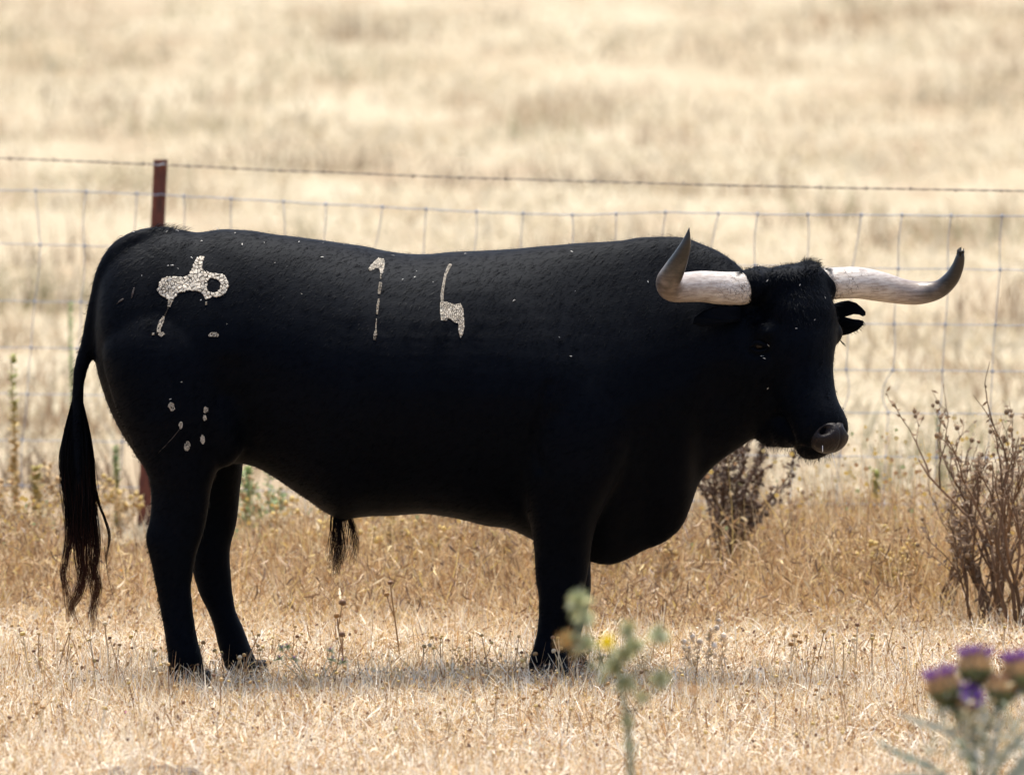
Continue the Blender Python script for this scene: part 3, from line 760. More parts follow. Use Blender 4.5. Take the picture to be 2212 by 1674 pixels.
# chaff flecks on the hide; those below the eye paint a wet glint
def flecks():
    C_, W_, S_ = [], [], []
    pts = [(435, 522), (523, 529), (646, 524), (382, 500), (360, 502), (414, 558), (424, 563), (363, 575), (372, 574), (434, 649), (696, 557), (849, 554), (870, 605), (896, 600), (1005, 550), (1110, 650), (1233, 770), (1656, 607),
           (1727, 616), (1795, 641), (1781, 644), (1758, 692), (1720, 710), (368, 862), (392, 825), (1658, 838), (1400, 610), (1235, 545), (470, 495), (508, 505), (742, 530), (289, 503), (1646, 770), (1651, 774), (1660, 745)]
    for _ in range(12): pts.append((random.uniform(240, 1560), random.uniform(520, 900)))
    for i, (a, b) in enumerate(pts):
        l_, n_ = hit(a, b, None) if False else hit(a, b)
        if l_.z < .3: continue
        an = random.uniform(0, 3.14); s = random.uniform(.0025, .006) * (1 if i < 35 else .45)
        t = Vector((math.cos(an), 0, math.sin(an))); t = (t - n_ * t.dot(n_)).normalized(); sd_ = t.cross(n_)
        C_.append([l_ + n_ * .003 - t * s, l_ + n_ * .004, l_ + n_ * .003 + t * s]); W_.append([.0008, .0022 * (1 if i < 35 else .5), .0008]); S_.append(sd_)
    o = ribbons('chaff_glint_fleck', np.array([[tuple(p) for p in c] for c in C_]), np.array(W_), np.array([tuple(s) for s in S_]), np.tile(np.array([[.8, .76, .7]]), (len(C_), 1)), M['straw'], bull)
    tag(o, kind='stuff')
flecks()
print('bull done')

# ================================================================== FENCE
def fy(u): return 6.6 - 1.7 * u / 2212.0
fence = empty('wire_fence', P(325, 1150, fy(325)))
tag(fence, 'wire stock fence with a barbed top strand behind the bull', 'fence')
E0, E1 = -1100, 3300        # runs on past both edges of the picture
def lin(tab, u):
    t = np.array(tab, float); 
    if u < t[0, 0]: return t[0, 1] + (t[0, 0] - u) * -.03
    if u > t[-1, 0]: return t[-1, 1] + (u - t[-1, 0]) * .022
    return float(np.interp(u, t[:, 0], t[:, 1]))
barb_t = [(0, 342), (180, 349), (345, 356), (600, 369), (1000, 384), (1500, 399), (1850, 407), (2212, 413)]
rows_t = [[(0, 411), (180, 414), (345, 421), (700, 441), (1030, 458), (1240, 465), (1437, 459), (1650, 463), (2212, 467)],
          [(0, 527), (300, 534), (345, 536), (1100, 560), (1850, 580), (2050, 581), (2212, 584)]]
L_ = [650, 750, 850, 950, 1048, 1138]; R_ = [703, 803, 895, 990, 1092, 1190]
rows_t += [[(0, l), (345, l + 5), (1100, (l + r) / 2 + 6), (1850, r - 4), (2212, r)] for l, r in zip(L_, R_)]
def wire(name, fn, us, rad, mat, wob=1.0, parent=fence, seed=0, n=5):
    r = random.Random(seed); pts = []
    for u in us: pts.append(P(u, fn(u) + r.uniform(-wob, wob), fy(u)))
    return mesh_obj(name, *tube_geo(pts, [rad] * len(pts), n), mat, parent)
def twist(fn, us, off, rad, mat, parent):
    pts = []
    for i, u in enumerate(us):
        p = P(u, fn(u), fy(u)); a = i * 1.1 + off
        pts.append(p + Vector((0, math.cos(a), math.sin(a))) * .0018)
    return tube_geo(pts, [rad] * len(pts), 5)
bw = MB()
usb = np.arange(E0, E1, 9)
for off in (0, math.pi):
    g = twist(lambda u: lin(barb_t, u), usb, off, .0015, None, None); bw.add(*g)
barbed = bw.build('barbed_wire', M['barbed'], fence)
tag(barbed, 'rusty barbed strand along the top of the fence')
ub = 20
bi = 0
while ub < 2212 + 400:
    mb = MB(); c = P(ub, lin(barb_t, ub), fy(ub)); r = random.Random(int(ub))
    for k in range(4):
        a = r.uniform(0, 6.28); d = Vector((r.uniform(-.7, .7), math.cos(a), math.sin(a) * 1.2)).normalized()
        mb.add(*tube_geo([c - d * .002, c + d * .013], [.0016, .0005], 5))
    mb.add(*tube_geo([c - Vector((.006, 0, 0)), c + Vector((.006, 0, 0))], [.0035, .0035], 6))
    o = mb.build('barb', M['barbed'], None); o.parent = barbed
    ub += 97 + r.uniform(-3, 3)
for j, tb in enumerate(rows_t):
    wire('mesh_wire', lambda u: lin(tb, u), np.arange(E0, E1, 36), .0017 if j else .0021, M['galv'], .9, seed=j)
tops = [-560, -455, -350, -245, -138, -30, 75, 188, 295, 398, 500, 612, 702, 826, 921, 1030, 1132, 1238, 1330, 1437, 1550, 1637, 1747, 1862, 1947, 2055, 2165, 2272, 2380, 2488, 2596, 2700]
kn = MB()
for i, tu in enumerate(tops):
    r = random.Random(i + 50); pts = []; prev = None
    for j, tb in enumerate(rows_t):
        bow = [0, -.013, -.028, -.04, -.055, -.066, -.08, -.092][j] * 500
        if tu in (826, 1862, 1550): bow += (-14 if j >= 1 else 0)
        if tu in (75,): bow = [0, 12, 0, -10, -15, -25, -30, -38][j]
        if tu in (500, 612): bow += (8 if j >= 1 else 0)
        u = tu + bow + r.uniform(-2, 2); v = lin(tb, u)
        if prev:
            k = 1 if not (tu == 1947 and j == 4) else 9
            bx = r.uniform(-4, 4) if k == 1 else -18
            if tu == 1862 and j == 4: bx = 10
            for t in (.2, .4, .6, .8):
                pts.append((prev[0] + (u - prev[0]) * t + bx * math.sin(math.pi * t), prev[1] + (v - prev[1]) * t))
        pts.append((u, v)); prev = (u, v)
        c = P(u, v, fy(u)); kn.add(*ball_geo(c, (.0055, .0045, .0075), 8, 6))
    pts.append((prev[0] - 5, prev[1] + 70))
    wp = [P(a, b, fy(a)) for a, b in pts]
    mesh_obj('mesh_wire', *tube_geo(wp, [.0016] * len(wp), 5), M['galv'], fence)
tag(kn.build('wire_knot', M['galv'], fence), kind='stuff')
def post(ut, vt, ub, vb, y, label=None):
    """angle iron post"""
    a = P(ut, vt, y); b = P(ub, vb, y); b.z = -.05; w_ = .051; th = .006
    prof = [(-w_ / 2, 0), (w_ / 2, 0), (w_ / 2, th), (-w_ / 2 + th, th), (-w_ / 2 + th, w_), (-w_ / 2, w_)]
    vs = []
    for c in (b, a):
        for px, py in prof: vs.append((c.x + px, c.y + py + .004, c.z))
    k = 6; fs = [(i, (i + 1) % k, k + (i + 1) % k, k + i) for i in range(k)] + [tuple(reversed(range(k))), tuple(range(k, 2 * k))]
    o = mesh_obj('fence_post', vs, fs, M['rust'], fence, smooth=False)
    bv = o.modifiers.new('b', 'BEVEL'); bv.width = .0012; bv.segments = 2
    for vv in (lin(barb_t, ut), lin(rows_t[0], ut), ):   # wire ties
        c = P(ut - (vv - vt) * (ut - ub) / (vb - vt), vv, y - .004)
        g = tube_geo([c + Vector((-.028, 0, .004)), c + Vector((-.008, -.006, -.003)), c + Vector((.01, -.006, .004)), c + Vector((.028, 0, -.003))], [.0018] * 4, 5)
        t_ = mesh_obj('wire_tie', *g, M['galv'], None); t_.parent = o
    return o
tag(post(347, 345, 309, 1165, fy(345)), 'rust red angle iron post leaning slightly left')
post(-1060, 300, -1098, 1120, fy(-1060)); post(3270, 432, 3235, 1260, fy(3270))

# ================================================================== VEGETATION
STRAW = np.array([(.80, .66, .44), (.68, .49, .28), (.85, .77, .61), (.50, .29, .12), (.26, .13, .055), (.68, .47, .19), (.90, .84, .73)])
def pick(n, p, jit=.12, r=rng):
    p = np.array(p, float); p /= p.sum(); c = STRAW[r.choice(len(STRAW), n, p=p)]
    return np.clip(c * r.uniform(1 - jit, 1 + jit, (n, 1)), 0, 1)
def blades(name, x, y, h, wdt, lean, curl, cols, mat, K=4, r=rng, label=None, z0=0.0):
    n = len(x); az = r.uniform(0, 2 * math.pi, n)
    t = np.linspace(0, 1, K)[None, :, None]
    base = np.stack([x, y, gz(x, y) - .004 + r.uniform(0, 1, n) * z0], 1)[:, None, :]
    d = np.stack([np.cos(az), np.sin(az), np.zeros(n)], 1)[:, None, :]
    az2 = az + r.normal(0, 1.0, n); d2 = np.stack([np.cos(az2), np.sin(az2), np.zeros(n)], 1)[:, None, :]
    up = np.array([0, 0, 1.0])[None, None, :]
    ln = lean[:, None, None]; hh = h[:, None, None]; cc = curl[:, None, None]
    cur = base + up * hh * np.cos(ln) * (t - cc * t ** 3 * .45) + d * hh * np.sin(ln) * t + d2 * hh * cc * t ** 2 * .5
    a2 = r.uniform(0, math.pi, n); side = np.stack([np.cos(a2), np.sin(a2), r.normal(0, .3, n)], 1)
    side /= np.linalg.norm(side, axis=1)[:, None]
    W_ = wdt[:, None] * np.array([1, .9, .75, .2] if K == 4 else list(np.linspace(1, .3, K)))[None]
    o = ribbons(name, cur, W_, side, cols, mat)
    tag(o, label, kind='stuff'); return o
def clumpy(n, x0, x1, y0, y1, r, k=90, tight=.10, frac=.5):
    x = r.uniform(x0, x1, n); y = r.uniform(y0, y1, n)
    m = r.uniform(0, 1, n) < frac; cx = r.uniform(x0, x1, k); cy = r.uniform(y0, y1, k); i = r.integers(0, k, n)
    x[m] = cx[i[m]] + r.normal(0, tight, m.sum()); y[m] = cy[i[m]] + r.normal(0, tight, m.sum())
    return x, y
r = np.random.default_rng(5)
# litter mat near the bull: short lying straw
def near_layer():
    n = 82000; x, y = clumpy(n, -2.3, 2.3, -3.7, 1.5, r, 300, .10, .35)
    h = r.uniform(.03, .10, n); lean = np.clip(r.normal(1.15, .4, n), 0, 1.75)
    blades('short_dry_grass', x, y, h, r.uniform(.0018, .0046, n), lean, r.uniform(-.5, 1.2, n), pick(n, (4.5, 3.2, 5, 2.8, 3.4, 1.4, 7), r=r), M['straw'], label='mat of short dry straw under the bull', r=r, z0=.045)
    n = 21000; x, y = clumpy(n, -2.3, 2.3, -3.7, 1.2, r, 150, .065, .75)
    h = r.uniform(.06, .14, n) * np.where(x < -1.0, 1.3, 1.0); lean = np.abs(r.normal(.45, .35, n))
    blades('dry_grass', x, y, h, r.uniform(.0014, .003, n), lean, r.uniform(-.3, .7, n), pick(n, (4, 4, 3, 3, 2, 2, 3), r=r), M['straw'], label='thin standing dry grass blades', r=r)
    n = 7500; x, y = clumpy(n, -2.3, 2.3, -3.7, 1.0, r, 220, .12, .7)
    blades('dry_twigs', x, y, r.uniform(.06, .15, n), r.uniform(.0022, .0038, n), np.clip(r.normal(.8, .4, n), 0, 1.5), r.uniform(-.6, 1.2, n), np.array([(.40, .23, .10), (.28, .15, .07), (.50, .32, .16)])[r.integers(0, 3, n)] * r.uniform(.85, 1.15, (n, 1)), M['straw'], label='brown bent stems tangled in the short straw', r=r)
    n = 10000; x = r.uniform(-2.3, 2.3, n); y = r.uniform(-1.25, -.42, n); h = r.uniform(.05, .115, n)
    blades('dry_grass', x, y, h, r.uniform(.0018, .0036, n), np.abs(r.normal(.5, .35, n)), r.uniform(-.3, .9, n), pick(n, (5, 4, 4, 2.5, 2, 2, 4), r=r), M['straw'], label='tangle of dry stems just in front of the hooves', r=r)
    n = 17000; x, y = clumpy(n, -2.3, 2.3, -3.7, 2.5, r, 200, .09, .5); z = gz(x, y) + r.uniform(.015, .085, n); s_ = r.uniform(.0024, .0055, n)
    c0 = np.stack([x, y, z], 1); U_ = np.array([0, 0, 1])[None] + r.normal(0, .35, (n, 3)); U_ *= s_[:, None]
    cur = np.stack([c0 - U_, c0 - U_ * .2, c0 + U_ * .7], 1); a2 = r.uniform(0, 3.14, n)
    cc = np.array([(.66, .50, .26), (.50, .33, .16), (.34, .20, .11), (.76, .66, .48), (.18, .10, .06)])[r.choice(5, n, p=[.28, .27, .20, .15, .10])]
    tag(ribbons('dry_flower_heads', cur, np.stack([s_ * .8, s_ * 2.3, s_ * 1.2], 1), np.stack([np.cos(a2), np.sin(a2), a2 * 0], 1), cc, M['straw']), 'tiny round dry flower heads among the short straw', kind='stuff')
    # side ranges outside the frame
    n = 16000; x = np.where(r.uniform(0, 1, n) < .5, r.uniform(-6, -2.4, n), r.uniform(2.4, 6, n)); y = r.uniform(-5, 1.3, n)
    blades('dry_grass', x, y, r.uniform(.05, .14, n), r.uniform(.002, .004, n), r.uniform(.1, 1.1, n), r.uniform(-.3, .9, n), pick(n, (5, 4, 4, 2.5, 1.8, 1.5, 2), r=r), M['straw'], label='dry grass beside the bull', r=r)
    n = 26000; x = r.uniform(-3.2, 3.2, n); y = r.uniform(-34, -3.6, n)
    blades('dry_grass', x, y, r.uniform(.04, .10, n), r.uniform(.003, .006, n), r.uniform(.2, 1.2, n), r.uniform(-.3, .9, n), pick(n, (5, 4, 4, 2.5, 1.8, 1.5, 2), r=r), M['straw'], label='dry grass in front of the bull', r=r)
near_layer()
def belt(x, y):
    """height of the weeds along the fence"""
    return np.interp(y, [1.8, 2.8, 3.6, 4.4, 5.8, 6.5], [.07, .23, .27, .21, .08, .05]) * (1 + .75 * np.exp(-((x + .2) / .42) ** 2)) * (1 + np.clip((x - .35) / .9, 0, 1) * .6)
def mid_layer():
    n = 36000; x, y = clumpy(n, -3.6, 3.6, 1.2, 4.2, r, 140, .13, .55)
    h = r.uniform(.04, .14, n)
    blades('dry_grass', x, y, h, r.uniform(.002, .0042, n), np.abs(r.normal(.75, .45, n)), r.uniform(-.4, 1.2, n), pick(n, (5, 5, 3, 3, 1, 2, 1), r=r), M['straw'], label='pale dry grass behind the bull', r=r)
    # taller weedy belt before and along the fence
    n = 19000; x, y = clumpy(n, -4.2, 4.2, 2.3, 6.4, r, 190, .16, .7); nearpost = (np.abs(x + 1.27) < .18) & (y > 3.3); x[nearpost] -= .9
    dens = .55 + .45 * np.sin(x * 1.9 + 1.0) * np.sin(y * 1.7)
    h = r.uniform(.5, 1.35, n) * (.7 + .5 * dens) * belt(x, y) + .02
    c = np.array([(.52, .33, .15), (.40, .23, .10), (.64, .46, .24), (.72, .56, .32), (.26, .15, .07), (.66, .48, .16)])[r.choice(6, n, p=[.26, .2, .2, .16, .12, .06])] * r.uniform(.85, 1.15, (n, 1))
    blades('tall_dry_grass', x, y, h, r.uniform(.002, .0045, n), np.abs(r.normal(.35, .3, n)), r.uniform(-.4, 1.1, n), np.clip(c, 0, 1), M['straw'], label='tall brown weedy grass along the fence', r=r)
    n = 72000; x, y = clumpy(n, -4.2, 4.2, 2.1, 5.7, r, 170, .15, .85); hm = belt(x, y) * (.85 + .25 * np.sin(x * 3.1 + y * 2))
    hm = np.where((np.abs(x + 1.29) < .17) & (y > 3.3), .03, hm)
    c0 = np.stack([x, y, gz(x, y) + r.uniform(0, 1, n) ** 1.1 * hm], 1); dd = r.normal(0, 1, (n, 3)); dd[:, 2] = np.abs(dd[:, 2]) + .4; dd /= np.linalg.norm(dd, axis=1)[:, None]
    L = r.uniform(.012, .060, n)[:, None]; cur = np.stack([c0 - dd * L * .5, c0 + r.normal(0, .003, (n, 3)), c0 + dd * L * .5], 1)
    pal = np.array([(.38, .235, .115), (.25, .15, .075), (.54, .38, .21), (.70, .56, .35), (.15, .09, .05), (.62, .46, .17)]); ci = r.choice(6, n, p=[.28, .24, .18, .10, .13, .07])
    dk = (x > .35) & (r.uniform(0, 1, n) < .22 + .3 * (x > 1.2)); ci[dk] = r.choice([1, 4, 0], dk.sum())
    sd_ = np.cross(dd, r.normal(0, 1, (n, 3))); sd_ /= np.linalg.norm(sd_, axis=1)[:, None]; ww = r.uniform(.0025, .008, n)
    tag(ribbons('dry_undergrowth', cur, np.stack([ww * .4, ww, ww * .3], 1), sd_, pal[ci] * r.uniform(.85, 1.15, (n, 1)), M['straw']), 'tangled brown undergrowth along the fence', kind='stuff')
    # florets: small yellow and tan heads in that belt
    n = 5200; x, y = clumpy(n, -4.2, 4.2, 3.2, 6.4, r, 60, .22, .8); x[np.abs(x + 1.29) < .17] -= .5; z = gz(x, y) + r.uniform(.4, 1.4, n) * belt(x, y)
    c0 = np.stack([x, y, z], 1); s = r.uniform(.005, .011, n)
    cur = np.stack([c0 - np.array([0, 0, 1]) * s[:, None] * .7, c0, c0 + np.array([0, 0, 1]) * s[:, None] * .7], 1)
    W_ = np.stack([s * .8, s * 1.9, s * .8], 1); a2 = r.uniform(0, 3.14, n)
    cc = np.array([(.72, .50, .14), (.62, .48, .22), (.45, .26, .12), (.75, .64, .42), (.38, .42, .20)])[r.choice(5, n, p=[.36, .24, .18, .14, .08])]
    o = ribbons('dry_florets', cur, W_, np.stack([np.cos(a2), np.sin(a2), a2 * 0], 1), cc, M['straw']); tag(o, 'small yellow and tan flower heads among the weeds', kind='stuff')
mid_layer()
def far_layer():
    n = 90000; d = 35.1 + 5.6 + (97) * r.uniform(0, 1, n) ** 1.35; y = d - 35.1
    x = r.uniform(-1, 1, n) * (d * .062 + 1.2)
    cl = np.sin(x * 1.9 + 3 * np.sin(y * .31)) + np.sin(y * .75 + 2 * np.sin(x * .9)) + r.normal(0, .9, n)
    keep = cl > -.6; x, y, d, cl = x[keep], y[keep], d[keep], cl[keep]; n = len(x)
    h = r.uniform(.06, .16, n) * (.7 + .25 * np.clip(cl, 0, 2)); wd = .006 + d * .00026
    c = np.array([(.57, .50, .36), (.52, .43, .30), (.61, .54, .41), (.42, .31, .21), (.54, .46, .32)])[r.choice(5, n, p=[.40, .24, .26, .05, .05])] * r.uniform(.88, 1.1, (n, 1))
    blades('field_grass', x, y, h, wd, np.abs(r.normal(.9, .4, n)), r.uniform(0, .8, n), np.clip(c, 0, 1), M['far_straw'], K=3, label='pale dry grass covering the far field', r=r)
    # dark scattered weeds on the field
    k = 230; yy = 7 + 90 * r.uniform(0, 1, k) ** 1.3; xx = r.uniform(-1, 1, k) * ((yy + 35) * .05 + .5)
    X, Y, H, C = [], [], [], []
    for a, b in zip(xx, yy):
        m = 45; s = .10 + .004 * b; X.append(a + r.normal(0, s, m)); Y.append(b + r.normal(0, s, m)); H.append(r.uniform(.06, .30, m))
        C.append(np.tile(np.array([(.20, .14, .09), (.30, .20, .12), (.26, .24, .13), (.36, .27, .17)])[r.integers(0, 4)], (m, 1)) * r.uniform(.8, 1.2, (m, 1)))
    X = np.concatenate(X); n = len(X)
    blades('field_weeds', X, np.concatenate(Y), np.concatenate(H), np.full(n, .011), np.abs(r.normal(.3, .3, n)), r.uniform(0, .6, n), np.concatenate(C), M['far_straw'], K=3, label='small darker weeds scattered over the far field', r=r)
far_layer()
print('grass done')

# --- seed head stalks (prototypes, then copies)
def stalk_proto(kind, seed):
    q = random.Random(seed); hgt = q.uniform(.10, .17); mb = MB()
    col = q.choice([(.42, .26, .13), (.58, .42, .24), (.34, .20, .10), (.70, .58, .40)])
    bend = Vector((q.uniform(-.04, .04), q.uniform(-.02, .02), 0))
    pts = [bend * t * t + Vector((q.uniform(-.002, .002), 0, hgt * t)) for t in np.linspace(0, 1, 6)]
    mb.add(*tube_geo(pts, list(np.linspace(.0019, .0013, 6)), 5), col)
    heads = [(pts[-1], (pts[-1] - pts[-2]).normalized())]
    for _ in range(q.choice((0, 1, 1, 2))):
        b = pts[q.choice((2, 3, 4))]; d = Vector((q.uniform(-1, 1), q.uniform(-.5, .5), q.uniform(.7, 1.4))).normalized() * q.uniform(.03, .06)
        p2 = [b, b + d * .5 + Vector((0, 0, -.003)), b + d]; mb.add(*tube_geo(p2, [.0013, .0012, .0010], 4), col); heads.append((p2[-1], (p2[-1] - p2[-2]).normalized()))
    hb = []
    for c, d in heads:
        h = MB(); s = q.uniform(.0042, .0070); ax0 = d.orthogonal().normalized(); ax = (ax0, d.cross(ax0), d)
        hc = q.choice([(.46, .28, .12), (.58, .40, .18), (.66, .50, .20), (.24, .13, .07), (.76, .64, .46)])
        h.add(*ball_geo(c + d * s * .2, (s, s, s * (.6 if kind else .85)), 8, 5, ax), hc)
        for k in range(6):        # little bracts under the head
            a = k * 1.047; dd = (ax[0] * math.cos(a) + ax[1] * math.sin(a)); h.add([c - d * s * .5, c + dd * s * 1.25 + d * s * .05, c + dd * s * .7 - d * s * .6], [(0, 1, 2)], tuple(x * .8 for x in hc))
        hb.append(h)
    return mb, hb
protos = []
GRP = 'dry seed head stalks in the grass'
LAB = 'thin dry stalk with small round seed head in the foreground grass'
for i in range(16):
    mb, hb = stalk_proto(i % 2, i + 1)
    st = mb.build('seed_head_stalk', M['straw'], None, True, True)
    ch = []
    for h in hb:
        o = h.build('seed_head', M['straw'], None, True, True); o.parent = st; ch.append(o)
    tag(st, LAB, 'dry stalk', GRP); protos.append((st, ch))
spots = []
q = random.Random(77)
for (u, v, s) in [(405, 1475, 1.25), (428, 1480, 1.1), (497, 1500, 1.1), (482, 1490, 1.1), (520, 1480, 1.2), (555, 1485, 1.0), (1150, 1500, 1.1), (1165, 1495, 1.2), (1185, 1500, 1.0), (1205, 1505, 1.2), (1225, 1500, 1.3), (1245, 1500, 1.0),
                  (238, 1470, 1.6), (205, 1460, 1.2), (92, 1490, 1.1), (60, 1480, 1.4), (740, 1450, 1.7), (868, 1440, 1.7), (905, 1480, 1.1), (950, 1470, 1.2), (1010, 1490, 1.0), (1060, 1500, 1.1), (1305, 1500, 1.2), (1700, 1480, 1.5), (1760, 1480, 1.3),
                  (1800, 1490, 1.2), (1840, 1480, 1.4), (1885, 1490, 1.2), (1940, 1470, 1.2)]:
    p = PG(u, v); spots.append((p.x, p.y, s))
while len(spots) < 290:
    u = q.uniform(-80, 2290); v = 1440 + (q.random() ** 1.2) * 215; p = PG(u, v)
    s = q.uniform(.55, 1.05) * (1.2 if u < 500 else 1)
    spots.append((p.x, p.y, s))
for i, (x, y, s) in enumerate(spots):
    st, ch = protos[i % 16]
    if i >= 16:
        st2 = st.copy(); COL.objects.link(st2)
        for c in ch: d = c.copy(); COL.objects.link(d); d.parent = st2
        st = st2
    pu = CU + (x - CAM.x) / (y - CAM.y) * FPX
    where = ('left of the hind legs' if pu < 330 else 'at the hind hooves' if pu < 600 else 'below the belly' if pu < 1120 else 'at the front hooves' if pu < 1290 else 'between front legs and purple thistle' if pu < 1900 else 'beside the purple thistle')
    st['label'] = ('dry stalk with one round seed head ', 'forked dry stalk with two round seed heads ', 'branched dry stalk with three round seed heads ')[len(ch) - 1] + where
    st.location = (x, y, float(gz(x, y)) - .003); st.rotation_euler = (q.uniform(-.22, .22), q.uniform(-.22, .22), q.uniform(0, 6.28)); st.scale = (s, s, s)

# --- branching plants
def shrub(name, u, vb, y, height, label, cat, col, seed, spread=.35, depth=4, nst=5, r0=.006, knobs=0, kcol=(.3, .2, .1), group=None, leafs=0, lcol=(.4, .3, .2), rise=.85, droop=0):
    q = random.Random(seed); g = P(u, vb, y); base = Vector((g.x, y, float(gz(g.x, y)) - .01))
    root = empty(name, base); tag(root, label, cat, group)
    stems = []; kn = MB(); lf = MB()
    def grow(mb, p, d, L, rad, lev):
        pts = [p]; dd = d.copy(); k = 5
        for i in range(k):
            dd = (dd + Vector((q.gauss(0, .13), q.gauss(0, .10), q.gauss(0.02, .06) - droop))).normalized(); pts.append(pts[-1] + dd * L / k)
        r1 = rad * .62
        cc = vary(col, q, .75, 1.25)
        mb.add(*tube_geo(pts, list(np.linspace(rad, r1, k + 1)), 5 if lev > 1 else 6), cc)
        if leafs:
            for i in range(leafs):
                a = q.choice(pts[1:]); w_ = Vector((q.uniform(-1, 1), q.uniform(-1, 1), q.uniform(-.6, .9))).normalized(); s = q.uniform(.012, .03)
                sd_ = w_.orthogonal().normalized() * s * .22; lf.add([a - sd_ * .3, a + w_ * s * .5 - sd_, a + w_ * s, a + w_ * s * .5 + sd_], [(0, 1, 2, 3)], vary(lcol, q, .7, 1.3))
        if lev < depth:
            for _ in range(q.choice((2, 2, 3))):
                j = q.randint(2, k); a = q.uniform(.3, .75) * q.choice((-1, 1)) * (.55 if spread < .27 else 1); 
                nd = (dd + Vector((math.sin(a) * q.uniform(.5, 1.0), q.uniform(-.5, .5), q.uniform(-.1, .35)))).normalized()
                grow(mb, pts[j], nd, L * q.uniform(.5, .8), rad * .6, lev + 1)
        else:
            if knobs and q.random() < knobs: s = q.uniform(.005, .010); kn.add(*ball_geo(pts[-1], (s, s, s * 1.1), 8, 6), vary(kcol, q, .7, 1.3))
    for s in range(nst):
        mb = MB(); a = (s - (nst - 1) / 2) / max(nst - 1, 1) * 2 * spread + q.uniform(-.1, .1)
        grow(mb, base + Vector((q.uniform(-.03, .03), q.uniform(-.03, .03), 0)), Vector((math.sin(a), q.uniform(-.2, .2), math.cos(a))), height * .42 * q.uniform(.8, 1.15), r0, 1)
        o = mb.build('stem', M['twig'], None, True, True); child_fix(o, root)
    if kn.v: o = kn.build('seed_heads', M['twig'], None, True, True); child_fix(o, root); o['kind'] = 'stuff'
    if lf.v: o = lf.build('dry_leaves', M['leaf'], None, True, True); child_fix(o, root); o['kind'] = 'stuff'
    return root
BR = (.14, .09, .055)
shrub('dead_shrub', 2045, 1330, 2.6, .55, 'leafless brown thorny shrub in the right half beneath the horn tip', 'shrub', BR, 26, .16, 4, 5, .006, .3, (.30, .2, .12), 'dead shrubs by the fence', 2, (.26, .17, .1))
shrub('dead_shrub', 2165, 1345, 2.3, .90, 'tallest leafless brown shrub at the right edge', 'shrub', (.16, .095, .055), 22, .2, 5, 5, .009, .25, (.25, .17, .1), 'dead shrubs by the fence', 2, (.22, .14, .08))
shrub('dead_shrub', 2120, 1350, 2.2, .62, 'low dense brown shrub between the two taller right shrubs', 'shrub', (.16, .095, .055), 27, .25, 4, 7, .007, .5, (.28, .19, .11), 'dead shrubs by the fence', 3, (.20, .13, .08))
shrub('dead_shrub', 2205, 1350, 2.0, .86, 'tall brown shrub right of the tallest one', 'shrub', (.16, .095, .055), 28, .2, 4, 6, .009, .3, (.28, .19, .11), 'dead shrubs by the fence', 2, (.22, .14, .08))
shrub('dead_shrub', 2260, 1340, 2.8, .74, 'brown twiggy shrub cut off by the right edge', 'shrub', BR, 23, .25, 4, 6, .006, .3, (.3, .2, .12), 'dead shrubs by the fence', 3, (.26, .17, .10))
shrub('dead_shrub', 1568, 1270, 3.8, .66, 'dark rusty brown dead plant just right of the dewlap', 'shrub', (.10, .058, .038), 24, .09, 4, 11, .007, .8, (.10, .062, .04), 'dead shrubs by the fence', 9, (.11, .068, .042))
shrub('dead_shrub', 1706, 1235, 4.2, .42, 'thin bare brown plant under the muzzle', 'shrub', (.30, .20, .12), 25, .22, 4, 3, .004, .5, (.3, .2, .12), 'dead shrubs by the fence', 2, (.35, .24, .14))
shrub('dry_thistle', 1540, 1480, 0.0, .27, 'pale dry branched thistle standing right of the front legs', 'thistle', (.52, .36, .22), 31, .42, 3, 3, .0028, .9, (.72, .60, .48), None, 9, (.60, .46, .30))
shrub('dry_weed', 1430, 1300, 3.3, .20, 'low brown weed below the dewlap', 'weed', (.36, .24, .14), 32, .5, 4, 5, .003, .6, (.5, .34, .14), 'dry weeds behind the bull', 4, (.45, .32, .18))
wl_ = [(880, 1300, 3.4, .34, 'brown weed under the middle of the belly'), (1060, 1290, 3.6, .36, 'brown weed under the belly just left of the front legs'), (650, 1290, 4.0, .34, 'sparse tan weed left of the belly tuft'),
       (980, 1270, 4.4, .40, 'yellowish weed under the lowest belly line'), (1330, 1300, 3.4, .26, 'tan weed right behind the front legs'), (1800, 1300, 3.2, .26, 'brown weed between the muzzle shrub and right shrubs'), (1950, 1330, 2.8, .28, 'low brown weed left of the right shrubs'),
       (90, 1250, 4.6, .42, 'tan weed left of the tail'), (222, 1240, 5.0, .36, 'tan weed between tail and hind leg'), (575, 1220, 5.2, .42, 'green tinged weed just right of the hind legs')]
for i, (a, b, c, h, lb) in enumerate(wl_):
    shrub('dry_weed', a, b, c, h, lb, 'weed', (.40, .27, .15), 40 + i, .6, 4, 6, .0028, .8, (.60, .43, .15) if i % 2 == 0 else (.42, .28, .14), 'dry weeds behind the bull', 5, (.52, .38, .2) if i != 9 else (.24, .32, .14))

